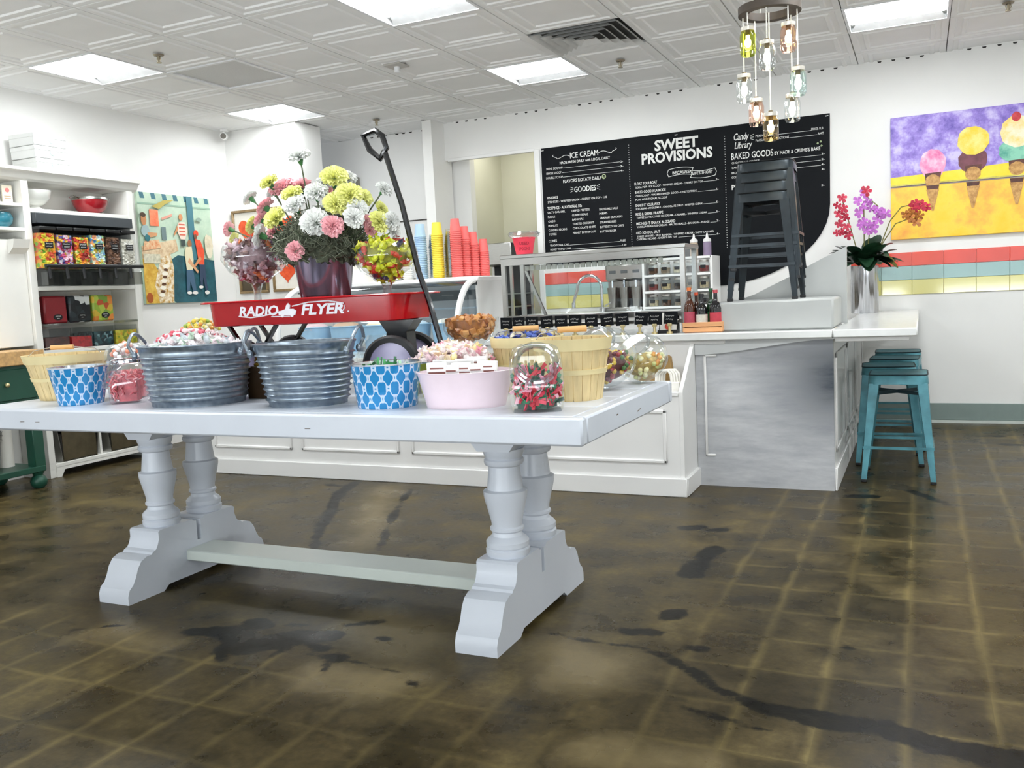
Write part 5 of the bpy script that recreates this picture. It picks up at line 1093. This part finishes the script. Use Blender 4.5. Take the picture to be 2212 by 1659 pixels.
for xx in (-.070,-.020): MB().cyl((0,0,0),.008,0,.002,12,m=Matrix.Translation((xx,-.1535,.329)) @ Matrix.Rotation(PI/2,4,'X')).build('logo_wheel', WL, wg, smooth=False)
MB().cyl((0,0,0),.0035,0,.0025,8,m=Matrix.Translation((.262,-.1518,.335)) @ Matrix.Rotation(PI/2,4,'X')).build('logo_dot', WL, wg, smooth=False)
for x, yaw in ((.41,.29),(-.285,0)):
    RY = Matrix.Translation((x,0,0)) @ Matrix.Rotation(yaw,4,'Z') @ Matrix.Translation((-x,0,0))
    for s in (-1,1):
        mw = RY @ Matrix.Translation((x,s*.168,.117)) @ Matrix.Rotation(s*PI/2,4,'X')
        wl_ = MB().lathe([(.088,-.020),(.108,-.020),(.117,-.010),(.117,.010),(.108,.020),(.088,.020),(.088,-.020)],36,m=mw).build('tyre', TYRE, wg)
        # dished steel wheel disc
        MB().lathe([(0,.020),(.03,.019),(.07,.012),(.089,.002),(.089,-.01),(0,-.01)],32,m=mw).build('hub_disc', HUB, wl_); MB().lathe([(0,.030),(.012,.028),(.016,.018)],14,m=mw).build('hub_cap', CHROME, wl_)
    MB().tube([(x,-.165,.117),(x,.165,.117)],.009,8,m=RY).build('axle', BLK, wg)
RY = Matrix.Translation((.41,0,0)) @ Matrix.Rotation(.29,4,'Z') @ Matrix.Translation((-.41,0,0))
MB().prism([(.325,.288),(.495,.288),(.455,.24),(.46,.14),(.355,.14),(.36,.24)],'xz',-.035,.035).build('front_bolster', BLK, wg, smooth=False)
MB().box(.355,.465,-.145,.145,.125,.15,m=RY).build('bolster_plate', BLK, wg, smooth=False)
for s in (-1,1): MB().bar((-.285,s*.10,.12),(-.15,s*.10,.29),.02,.012).bar((-.285,s*.10,.12),(-.41,s*.10,.29),.02,.012).build('rear_brace', BLK, wg, smooth=False)
MB().cbox(.455,.595,-.03,.03,.10,.14,.005).build('handle_yoke', BLK, wg)
MB().tube([(.585,0,.13),(.592,0,.20),(.55,0,.36),(.51,0,.478),(.449,0,.757),(.385,0,.965)],.012,8).build('pull_handle', BLK, wg)
g = [(.285,0,1.045),(.345,0,1.058),(.378,0,1.032),(.392,0,.985),(.36,0,.945),(.312,0,.985)]
MB().tube(g,.013,8,closed=True).build('handle_grip', BLK, wg)
WB = TZ+.298                     # wagon bed
# ---- flower pot in the wagon
fp = thing('carnation_pot', 'polished metal pot of pink, white and yellow carnations in the wagon', 'flower pot', (-2.315,3.13,WB))
MB().lathe([(0,0),(.088,0),(.092,.004),(.128,.262),(.132,.268),(.126,.268),(.085,.01)],36).build('metal_pot', M('mauve_mirror_metal','#8d8496',.16,.75,var=.4,vs=3,stretch=(9,9,.3)), fp)
MOSS = M('grey_green_moss', '#4a4f3e', .9, var=.45, vs=25)
mo = MB().ball((0,0,.32),.185,.16,.115,64,36,jit=.10); mo.build('moss_bed', MOSS, fp)
st = MB()
for k in range(1500):
    a = random.uniform(0,2*PI); el = random.uniform(-.5,1.3); r = .19
    p = Vector((r*math.cos(a)*math.cos(el), .165*math.sin(a)*math.cos(el), .315+.12*math.sin(el)))
    q = p+Vector((random.uniform(-.06,.06),random.uniform(-.05,.05),random.uniform(-.035,.05))); rr_ = p+(q-p)*.5+Vector((random.uniform(-.02,.02),random.uniform(-.02,.02),random.uniform(0,.03)))
    st.tube([p,rr_,q],.0016,3,caps=False)
tag(st.build('moss_strands', M('moss_strand','#6d7260',.9,var=.4,vs=12), fp, smooth=False), kind='stuff')
SPR = M('dark_fern', '#3d4a34', .7, var=.3)
for k in range(30):
    a = random.uniform(0,2*PI); d = Vector((math.cos(a)*.95,math.sin(a)*.6-.1,random.uniform(.25,.9))).normalized(); L = random.uniform(.10,.16); p0 = Vector((d.x*.13,d.y*.11,.31))
    mb = MB().tube([p0,p0+d*L],.002,4)
    for q in range(9):
        u = .25+.75*q/9; pp = p0+d*L*u
        for s in (-1,1): mb.tube([pp, pp+(d*.5+d.cross(Vector((0,0,1))).normalized()*s*.8+Vector((0,0,.15)))*.028*(1.2-u)],.0013,3)
    mb.build('fern_sprig', SPR, fp, smooth=False)
FW = {'W':M('white_petal','#f1f2ee',.7,var=.05,vs=60),'Y':M('lemon_petal','#f1f2a0',.7,var=.06,vs=60),'P':M('pink_petal','#f7bcc2',.7,var=.1,vs=60)}
CAL = M('green_calyx','#3f7a45',.5); FST = M('carnation_stem','#556044',.6)
def carnation_mesh(key, seed):
    rnd = random.Random(seed); vs = []; fs = []
    for ring, (n, el, r) in enumerate(((12,-.15,1),(12,.2,.98),(11,.55,.88),(9,.9,.72),(6,1.25,.55))):
        for k in range(n):
            a = 2*PI*(k+rnd.uniform(-.25,.25))/n+ring*.4; e = el+rnd.uniform(-.12,.12); q = r*rnd.uniform(.88,1.08); wd = 1.35*PI/n
            o = len(vs); vs.append((0,0,-.1))
            for (aa, rr_, de) in ((-wd,.62,0),(-wd*1.05,.92,.14),(-wd*.55,1.0,-.06),(0,.95,.14),(wd*.55,1.02,-.06),(wd*1.05,.93,.12),(wd,.62,0)):
                vs.append((q*rr_*math.cos(e+de)*math.cos(a+aa), q*rr_*math.cos(e+de)*math.sin(a+aa), q*rr_*math.sin(e+de)*.72))
            fs += [(o,o+i,o+i+1) for i in range(1,7)]
    me = MB().add(vs,fs).mesh('carnation'); me.materials.append(FW[key]); return me
CARN = {k:[carnation_mesh(k,s) for s in range(3)] for k in 'WYP'}
FLW = [('W',-2.422,1.807,.041,.0),('Y',-2.594,1.711,.036,-.02),('P',-2.521,1.68,.049,.03),('P',-2.422,1.681,.038,.05),('Y',-2.474,1.65,.04,-.03),('W',-2.466,1.602,.04,-.07),('W',-2.344,1.644,.043,-.05),('W',-2.293,1.684,.032,.05),('Y',-2.246,1.698,.049,-.02),('W',-2.181,1.686,.036,.05),('P',-2.28,1.632,.036,.04),('Y',-2.246,1.587,.045,-.08),('Y',-2.17,1.619,.047,-.05),('Y',-2.114,1.598,.038,.0),('W',-2.14,1.559,.036,-.06),('W',-2.159,1.522,.036,-.10),('P',-2.105,1.506,.025,-.05),('W',-2.362,1.517,.050,-.14),('P',-2.27,1.496,.038,-.14),('Y',-2.576,1.555,.045,-.10),('P',-2.625,1.606,.038,-.03),('P',-2.648,1.553,.036,-.03),('W',-2.668,1.486,.041,-.08),('Y',-2.703,1.529,.034,.0),('W',-2.704,1.653,.030,.0),('P',-2.839,1.525,.028,.0),('Y',-2.809,1.475,.026,.03),('W',-2.329,1.571,.028,.03),('P',-2.479,1.404,.034,-.17),('P',-2.594,1.496,.03,-.05),('Y',-2.035,1.497,.038,-.04),('W',-1.977,1.493,.034,.0),('Y',-2.022,1.551,.025,.03),('W',-2.003,1.626,.030,.0),('W',-1.966,1.45,.026,.03),('P',-2.083,1.465,.025,-.03),('W',-2.573,1.665,.026,.05)]
for k, (key, x, z, r, dy) in enumerate(FLW):
    p = Vector((x*(3.12+dy)/3.15+2.315, dy-.01, (1.17+(z-1.17)*(3.12+dy)/3.15)-WB))
    base = Vector((p.x*.25,p.y*.3,.30)); d = (p-base).normalized()
    face = (d*.8+Vector((.30,-.55,.1))).normalized() if abs(p.x) < .25 else (d+Vector((.08,-.18,0))).normalized()
    q = face.to_track_quat('Z','Y')
    fl = ob('carnation', CARN[key][k%3], fp, p); fl.scale = (r*1.28,)*3; fl.rotation_mode = 'QUATERNION'; fl.rotation_quaternion = q
    c0 = p-face*r*.55
    MB().tube([c0+face*r*.5,c0,c0-face*r*.55],[r*.42,r*.34,r*.14],7).build('calyx', CAL, fp); MB().tube([c0-face*r*.5,base+(c0-base)*.55+Vector((0,0,-.015)),base],.0032,5).build('flower_stem', FST, fp)
# ---- two glass goblets of candy in the wagon
def goblet(name, x, y, z, rmax, h, stem, label):
    t = thing(name, label, 'goblet', (x,y,z)); prof = [(.028,stem),(.05,stem+.012),(rmax*.78,stem+h*.30),(rmax,stem+h*.62),(rmax*.97,stem+h*.85),(rmax*.90,stem+h)]
    MB().lathe([(0,0),(.065,0),(.066,.004),(.03,.010),(.016,.02),(.016,stem*.8),(.026,stem)],24).build('stem', GLASS('goblet_stem_glass',(.86,.88,.88),.22,.05,.75), t)
    MB().lathe(prof,32).build('bowl', CLEAR, t); return t, [(r-.004,zz) for r,zz in prof[1:]]
def core(t, prof, mt, top):
    p = [(max(0,r-.042),z) for r,z in prof]; p = [(0,p[0][1]+.006)]+p+[(0,top)]
    tag(MB().lathe(p,20).build('candy_core', mt, t), kind='stuff')
t, pr = goblet('candy_goblet',-2.685,3.13,WB,.146,.172,.175,'glass goblet of pale wrapped candy in the wagon, left of the flowers')
core(t, pr, M('core_mauve','#9b7f86',.6,var=.3,vs=60), pr[-1][1])
cols = ['#c9a9b0','#a98086','#7d5f58','#d3bfc6','#5d4340','#b597a2','#d97f52','#c25a7a','#8a78a3','#bdb0ba','#98756e']
candies([(-2.685+p[0],3.13+p[1],WB+p[2]) for p in shell((0,0,0),pr,85)],'twist',cols,'wrapped candy in the left wagon goblet','candies in the left goblet','wrapped_candy')
candies(dome((-2.685,3.13),.105,.105,.035,26,WB+pr[-1][1]-.012),'twist',cols,'wrapped candy in the left wagon goblet','candies in the left goblet','wrapped_candy')
t, pr = goblet('candy_goblet',-2.005,3.13,WB,.136,.153,.150,'glass goblet of yellow and red wrapped candy in the wagon, beside the handle')
core(t, pr, M('core_olive','#8c8a1e',.6,var=.35,vs=60), pr[-1][1])
cols = ['#c9cf2e','#dcdf3f','#b3bd22','#d3452c','#c23a2a','#3d3f5c','#e8e46a','#c9cf2e']
candies([(-2.005+p[0],3.13+p[1],WB+p[2]) for p in shell((0,0,0),pr,75)],'twist',cols,'wrapped candy in the right wagon goblet','candies in the right goblet','wrapped_candy')
candies(dome((-2.005,3.13),.108,.108,.03,28,WB+pr[-1][1]-.010),'twist',cols,'wrapped candy in the right wagon goblet','candies in the right goblet','wrapped_candy')

# ---- bushel baskets
SPL = M('pale_basket_wood', '#dcc592', .6, var=.12, vs=6, stretch=(9,9,1)); SPH = M('basket_hoop_wood', '#e3d29f', .6, var=.08, vs=6); HND = M('turned_handle_wood', '#d9a86c', .5)
def basket(label, x, y, rb, rt, h, rz=0, up=True, fill=None):
    t = thing('bushel_basket', label, 'basket', (x,y,TZ), rz, 'wooden bushel baskets'); n = 22
    for k in range(n):
        a0, a1 = 2*PI*(k+.03)/n, 2*PI*(k+.97)/n; vs = []
        for z in (0,.5,1):
            r = rb+(rt-rb)*z
            for a in (a0,(a0+a1)/2,a1):
                for d in (0,-.004): vs.append(((r+d)*math.cos(a),(r+d)*math.sin(a),h*z))
        I = lambda z,a,d: z*6+a*2+d; fs = []
        for z in (0,1):
            for a in (0,1): fs += [(I(z,a,0),I(z,a+1,0),I(z+1,a+1,0),I(z+1,a,0)),(I(z,a,1),I(z+1,a,1),I(z+1,a+1,1),I(z,a+1,1))]
            fs += [(I(z,0,0),I(z+1,0,0),I(z+1,0,1),I(z,0,1)),(I(z,2,0),I(z,2,1),I(z+1,2,1),I(z+1,2,0))]
        for a in (0,1): fs.append((I(2,a,0),I(2,a+1,0),I(2,a+1,1),I(2,a,1)))
        MB().add(vs,fs).build('stave', SPL, t, smooth=False)
    def hoop(z0,z1,o):
        r0, r1 = rb+(rt-rb)*z0/h+o, rb+(rt-rb)*z1/h+o
        MB().lathe([(r0-.004,z0),(r0,z0),(r1,z1),(r1-.004,z1),(r0-.004,z0)],44).build('hoop', SPH, t)
    hoop(h*.82,h*1.01,.006); hoop(h*.43,h*.51,.004); MB().lathe([(0,.004),(rb-.002,.004)],22).build('basket_floor', SPL, t)
    wz = h+.02; MB().tube([(-rt-.004,0,h*.93),(-rt*.8,0,wz),(-rt*.35,-.02,wz+.012),(rt*.35,-.02,wz+.012),(rt*.8,0,wz),(rt+.004,0,h*.93)],.0022,6).build('wire_bail', CHROME, t); MB().tube([(-.05,-.02,wz+.012),(.05,-.02,wz+.012)],.011,10).build('wooden_grip', HND, t)
    if fill: tag(MB().lathe([(0,h*.86),(rt*.93,h*.86)],24).build('candy_bed', M('basket_bed','#b9a878',.7,var=.3,vs=60), t), kind='stuff')
    return t
basket('empty bushel basket at the left end of the table, behind the blue bucket',-3.525,2.79,.118,.172,.20,.45)
basket('bushel basket at the right end of the table, behind the small candy jar',-1.100,2.865,.099,.134,.21,.5)
basket('bushel basket of blue wrapped candy behind the front basket',-1.395,3.15,.115,.138,.205,.3,fill=True)
candies(dome((-1.395,3.15),.118,.118,.02,32,TZ+.195),'twist',['#3f59b8','#5a74c9','#e6e2d2','#d8c84a','#c9b98a','#2f3f86'],'wrapped candy in the rear bushel basket','candies in the rear basket','wrapped_candy',.9)

# ---- blue lattice buckets
def lattice(name):
    m, nt, b = newmat(name); tc = nt.nodes.new('ShaderNodeTexCoord'); sp = nt.nodes.new('ShaderNodeSeparateXYZ'); nt.links.new(tc.outputs['Object'], sp.inputs[0])
    ang = math_(nt,'ARCTAN2', sp.outputs[1], sp.outputs[0]); u = math_(nt,'MULTIPLY', ang, 8.0); v = math_(nt,'MULTIPLY', sp.outputs[2], 2*PI/.072)
    s1 = math_(nt,'ADD', math_(nt,'COSINE', math_(nt,'MULTIPLY', u, 2)), math_(nt,'COSINE', v))
    s2 = math_(nt,'MULTIPLY', math_(nt,'COSINE', math_(nt,'MULTIPLY', u, 4)), math_(nt,'COSINE', math_(nt,'MULTIPLY', v, 2)))
    d = math_(nt,'ABSOLUTE', math_(nt,'MULTIPLY_ADD', s2, .42, s1))
    f = ramp(nt, d, [(.30,(1,1,1)),(.40,(0,0,0))]).outputs[0]
    nt.links.new(mixc(nt, f, C('#1f86c4'), C('#c9dcf0')), b.inputs['Base Color']); b.inputs['Roughness'].default_value = .25; b.inputs['Metallic'].default_value = .15; b.inputs['Coat Weight'].default_value = .4
    return m
LAT = lattice('blue_lattice_print')
def bucket(label, x, y, rb, rt, h, mat, name='lattice_bucket'):
    t = thing(name, label, 'bucket', (x,y,TZ), random.uniform(0,6)); 
    MB().lathe([(0,.004),(rb*.97,.004),(rb,0),(rb+.001,.004),(rt,h-.004)],48).build('bucket_body', mat, t)
    MB().lathe([(rt,h-.004),(rt+.004,h-.002),(rt+.003,h+.003),(rt-.003,h+.002),(rb-.003,.008),(0,.008)],48).build('silver_lining', M('silver_tin','#c7ccd2',.2,.9), t)
    return t
bucket('blue and white lattice bucket left of the galvanized tubs',-3.227,2.611,.088,.117,.157,LAT)
bucket('blue and white lattice bucket in front of the wagon wheel',-1.716,2.637,.105,.123,.152,LAT)
candies(dome((-1.716,2.637),.085,.085,.025,22,TZ+.128),'strip',['#2f8a4a','#4aa860','#e9ece8','#1f6a3a'],'wrapped strip candy in the blue bucket by the wheel','candies in the right lattice bucket','strip_candy',.6)
LIME = M('lime_enamel','#b9bd3a',.3,var=.1)
bucket('lime bucket heaped with pink taffy behind the pink tub',-1.63,2.97,.12,.150,.135,LIME,'taffy_bucket')
tag(MB().lathe([(.145,.12),(.10,.155),(0,.17)],24).build('taffy_bed', M('taffy_bed','#d9b3b0',.6,var=.2,vs=50), None, loc=(-1.63,2.97,TZ)), 'loose pink taffy filling the lime bucket', 'taffy', kind='stuff')
cols = ['#f3dcdf','#f6e8e6','#efcdd2','#f8efeb','#f0a6b6','#f4e7a8','#ecd3b4','#f9f4f0','#f5e6e4']
candies(dome((-1.63,2.97),.148,.148,.055,110,TZ+.135),'twist',cols,'wrapped taffy heaped in the lime bucket','taffies in the lime bucket',name='taffy',sc=1.12)
# ---- pink oval tub with paper packets
t = thing('pink_tub','pale pink oval tub of white paper packets in front of the taffy','tub',(-1.412,2.655,TZ),.25)
MB().lathe([(0,.004),(.132,.004),(.136,0),(.137,.004),(.165,.117),(.169,.121),(.163,.122),(.134,.01),(0,.01)],48,sy=.72).build('tub_body', M('pale_pink_enamel','#e9d6de',.35,var=.03), t)
PK = M('white_packet','#f0eeec',.6,var=.03)
for k in range(9):
    x = -.084+(k%5)*.042; y = -.04+.05*(k//5); q = thing('paper_packet', f'white printed paper packet in the pink tub, {["front","back"][k//5]} row, {["first","second","third","fourth","fifth"][k%5]} from the left', 'packet', (-1.412+x*math.cos(.25)-y*math.sin(.25), 2.655+x*math.sin(.25)+y*math.cos(.25), TZ+.045), .25+random.uniform(-.12,.12), 'packets in the pink tub')
    hh = .103+.012*(k//5)+random.uniform(-.006,.008)
    MB().cbox(-.034,.034,-.008,.008,0,hh,.002,m=Matrix.Rotation(random.uniform(-.06,.06),4,'Y')).build('packet', PK, q)
    MB().box(-.024,.024,-.0092,-.0082,hh-.022,hh-.017).box(-.030,.030,-.0092,-.0082,hh-.040,hh-.032).build('printed_line', M('packet_print','#8d5a52',.6), q, smooth=False)
# ---- slanted penny candy jars
def penny_jar(label, x, y, wd, dp, h, rz, tilt_mouth=.9):
    t = thing('penny_jar', label, 'jar', (x,y,TZ), rz)
    # body: rounded box whose upper front is cut by a slanted round mouth
    lev = [rrect(wd*.90,dp*.90,.02,.0),rrect(wd,dp,.03,.012),rrect(wd*1.02,dp*1.02,.035,h*.55),rrect(wd*.98,dp*.92,.035,h*.80),rrect(wd*.86,dp*.72,.035,h*.95),rrect(wd*.6,dp*.45,.03,h)]
    lev[3] = [(px,py+.012,z) for px,py,z in lev[3]]; lev[4] = [(px,py+.026,z) for px,py,z in lev[4]]; lev[5] = [(px,py+.034,z) for px,py,z in lev[5]]
    n = len(lev[0]); fs = []
    for k in range(len(lev)-1): fs += [(k*n+i,k*n+(i+1)%n,k*n+n+(i+1)%n,k*n+n+i) for i in range(n)]
    fs.append(tuple(range(n))[::-1]); fs.append(tuple(range((len(lev)-1)*n,len(lev)*n)))
    MB().add(sum(lev,[]),fs).build('jar_glass', CLEAR, t, ang=80)
    RIM = GLASS('thick_rim_glass',(.80,.83,.85),.10,.05,.55); mm = Matrix.Translation((0,-dp*.98,h*.74)) @ Matrix.Rotation(1.15,4,'X')
    r = wd*.74
    MB().tube([(r*math.cos(2*PI*k/36),r*math.sin(2*PI*k/36),.0) for k in range(36)],.0105,8,closed=True,m=mm).build('mouth_ring', RIM, t)
    MB().lathe([(r*.98,0),(r*.93,-.025)],36,m=mm).build('mouth_neck', RIM, t)
    return t
J2 = (-1.114,2.575); penny_jar('small slanted glass jar of red, green and pink candy at the front right corner',J2[0],J2[1],.084,.074,.208,.42)
def boxfill(c, wd, dp, z0, z1, n, rz):
    out = []
    for k in range(n):
        f = k%6; u, v = random.uniform(-1,1), random.uniform(z0,z1)
        if f in (0,1,2): x, y = u*wd*.85, -dp*.86
        elif f == 3: x, y = -wd*.86, u*dp*.85
        elif f == 4: x, y = wd*.86, u*dp*.85
        else: x, y, v = u*wd*.8, random.uniform(-.8,.8)*dp, z1
        out.append((c[0]+x*math.cos(rz)-y*math.sin(rz), c[1]+x*math.sin(rz)+y*math.cos(rz), TZ+v))
    return out
candies(boxfill(J2,.073,.063,.026,.125,125,.42),'strip',['#1f6a4a','#2a7d5a','#d7263d','#e5405a','#f0a3bd','#f3bccd','#16543a','#c21f35'],'wrapped candy in the small slanted jar at the front corner','candies in the front right jar','strip_candy',.74)
tag(MB().box(-.050,.050,-.042,.042,.008,.105).build('candy_core', M('jar_core_green','#2c4f40',.6,var=.4,vs=40), None, smooth=False, loc=(J2[0],J2[1],TZ)), 'packed candy in the middle of the small slanted jar', 'candy', kind='stuff')
tag(MB().box(-.038,.038,-.036,.036,.008,.10).build('candy_core', M('jar_core_pink','#c9606a',.6,var=.3,vs=40), None, smooth=False, loc=(-3.00,2.665,TZ)), 'packed pink strips in the middle of the left slanted jar', 'candy', kind='stuff').rotation_euler = (0,0,-.95)
J1 = (-3.00,2.665); penny_jar('slanted glass jar of pink candy strips beside the left lattice bucket',J1[0],J1[1],.075,.072,.165,-.95)
candies(boxfill(J1,.064,.060,.022,.115,80,-.95),'wisp',['#e06a72','#e88a90','#d4505c','#f0aab0','#c94a58'],'candy strip in the slanted jar on the left','strips in the left jar','candy_rope',.75)
# apothecary jar behind it
t = thing('lidded_jar','glass jar with metal collar, speckled candy on top, beside the left tub','jar',(-3.17,2.815,TZ))
MB().lathe([(0,0),(.08,0),(.086,.006),(.088,.14),(.084,.155)],28).build('jar_glass', CLEAR, t); MB().lathe([(0,.004),(.078,.004),(.08,.12),(0,.12)],20).build('pink_contents', M('pink_floss','#dd6f78',.8,var=.3,vs=30), t)
MB().lathe([(.084,.155),(.092,.157),(.092,.168),(.084,.170)],28).build('metal_collar', CHROME, t); MB().lathe([(.088,.170),(.09,.195),(.08,.222),(.06,.236)],28).build('glass_top', CLEAR, t)
candies(dome((-3.17,2.815),.07,.07,.06,34,TZ+.178),'ball',['#f3efee','#ece4e2','#e58a6a','#f0d2c6','#d9dbe0'],'round candy in the lidded jar top','candies in the lidded jar','hard_candy',1.0)
# ---- globe jars at the far right corner
def globe(label, x, y, r, rz, tilt, cols, kind, lab2, grp, n, core_c, lvl=.1):
    t = thing('globe_jar', label, 'jar', (x,y,TZ+r*.93), rz)
    m = Matrix.Rotation(tilt,4,'X')
    MB().lathe([(.0,-r*.70),(r*.55,-r*.68),(r*.84,-r*.5),(r,-r*.08),(r*.97,r*.18),(r*.80,r*.46),(r*.62,r*.56)],36,m=m).build('globe_glass', CLEAR, t)
    MB().tube([(r*.62*math.cos(2*PI*k/32),r*.62*math.sin(2*PI*k/32),r*.57) for k in range(32)],.007,7,closed=True,m=m).lathe([(r*.62,r*.57),(r*.60,r*.66),(0,r*.68)],32,m=m).build('lid_glass', GLASS('lid_glass',(.9,.92,.92),.2,.05,.7), t)
    pts = []
    while len(pts) < n:
        v = Vector((random.gauss(0,1),random.gauss(0,1),random.gauss(0,1))).normalized(); v = Vector((v.x*r*.86,v.y*r*.86,v.z*r*.60)); q = m @ v
        if q.z > lvl*r: q = Vector((q.x*.9,q.y*.9,lvl*r)) if random.random() < .5 else None
        if q is None: continue
        q = Matrix.Rotation(rz,4,'Z') @ q; pts.append((x+q.x,y+q.y,TZ+r*.93+q.z))
    candies(pts,kind,cols,lab2,grp,'gummy_candy' if 'gumm' in grp else 'hard_candy',.85)
    tag(MB().ball((0,0,-r*.25),r*.70,r*.62,r*.45,16,10).build('candy_core', M('core'+core_c,core_c,.7,var=.4,vs=50), t), kind='stuff')
globe('glass globe jar of red and yellow gummy candy behind the right basket',-1.085,3.150,.129,-.35,.75,['#c9a62e','#e0c13a','#8a2a35','#6d2230','#3f6a35','#d9b23a','#a8343f'],'ball','gummy candy in the larger globe jar','gummies in the globe jar',120,'#5a2a2c')
globe('glass globe jar of pale yellow and orange candy at the far corner',-1.0,3.362,.105,-.5,.75,['#e3d79a','#efe7b4','#e0a24a','#d88a3a','#cfd08a','#f0e9c4'],'ball','round candy in the far globe jar','candies in the far globe jar',90,'#b59a5a')
# ---- caramel bowl on a foot
t = thing('caramel_bowl','footed glass bowl of brown caramel cubes beside the wagon handle','bowl',(-1.69,3.25,TZ))
MB().lathe([(0,0),(.06,0),(.06,.005),(.02,.015),(.016,.15),(.045,.168),(.09,.19),(.114,.235),(.119,.282)],30).build('bowl_glass', CLEAR, t)
tag(MB().lathe([(0,.19),(.07,.20),(.095,.245),(.098,.275),(0,.285)],20).build('caramel_core', M('caramel_core','#8a5528',.5,var=.3,vs=50), t), kind='stuff')
cols = ['#b37338','#c48546','#d09a5c','#a3622c']
candies([(-1.69+p[0],3.25+p[1],TZ+p[2]) for p in shell((0,0,0),[(.07,.20),(.098,.23),(.108,.275)],70,inset=.016)]+dome((-1.69,3.25),.088,.088,.012,34,TZ+.272),'cube',cols,'caramel cube in the footed glass bowl','caramels in the glass bowl',name='caramel',sc=1.15)
# ---- more containers behind
t = thing('candy_tin','silver tin of red and white candy behind the left tub','tin',(-3.085,3.12,TZ)); MB().lathe([(0,0),(.205,0),(.21,.225),(.215,.23),(.205,.23),(.20,.01)],36,sy=.48).build('tin_body', M('silver_tin','#c7ccd2',.2,.9), t)
candies(dome((-3.085,3.12),.20,.095,.045,95,TZ+.232),'ball',['#d8566a','#e27a88','#f2d6d8','#c93f55','#f4eaea'],'round candy heaped in the silver tin','candies in the silver tin','hard_candy',1.05)
t = thing('candy_dish','glass dish of yellow candy on the table behind the silver tin','dish',(-3.235,3.335,TZ)); MB().lathe([(0,0),(.05,0),(.02,.015),(.018,.22),(.07,.25),(.095,.285)],24).build('dish_glass', CLEAR, t)
candies(dome((-3.235,3.335),.088,.088,.045,38,TZ+.275),'ball',['#e2c53a','#d9d05a','#8fa83a','#efe0a0','#e0963a'],'round candy in the tall glass dish','candies in the tall dish','hard_candy',1.0)
t = thing('gilt_box','dark box with a gold stack on top between the two tubs','box',(-2.444,2.84,TZ)); MB().cbox(-.045,.045,-.045,.045,0,.13,.004).build('box_body', M('dark_bronze_box','#3a2a1a',.3,.3), t)
for k in range(4): MB().lathe([(0,0),(.03-.003*k,0),(.032-.003*k,.007),(.028-.003*k,.014),(0,.014)],18,c=(0,0,.13+k*.0165)).build('gold_disc', M('gold_foil','#d9b24a',.2,.9), t)
t = thing('glass_canister','clear glass canister with steel lid behind the tubs','jar',(-2.42,3.36,TZ)); MB().lathe([(0,0),(.05,0),(.054,.006),(.054,.17),(.046,.18)],24).build('jar_glass', CLEAR, t); MB().cyl((0,0,0),.05,.18,.205,24).build('steel_lid', STEEL, t)
t = thing('glass_canister','round clear glass canister under the wagon bed, right of the steel lid','jar',(-2.22,3.36,TZ)); MB().lathe([(0,0),(.06,0),(.10,.06),(.105,.12),(.08,.18),(.05,.205),(.045,.22)],28).build('jar_glass', CLEAR, t); MB().lathe([(0,.005),(.06,.005),(.095,.06),(.095,.08),(0,.085)],20).build('jar_contents', M('toffee_fill','#a8824e',.6,var=.4,vs=50), t)
t = thing('glass_canister','wide clear glass jar between the caramel bowl and rear basket','jar',(-1.50,3.35,TZ)); MB().lathe([(0,0),(.06,0),(.066,.006),(.07,.14),(.055,.165),(.055,.19),(.06,.192),(.06,.205),(.05,.21)],28).build('jar_glass', CLEAR, t); MB().lathe([(0,.005),(.06,.005),(.062,.06),(0,.065)],20).build('jar_contents', M('dark_fill','#5b4538',.6,var=.4,vs=50), t)

flush_text()
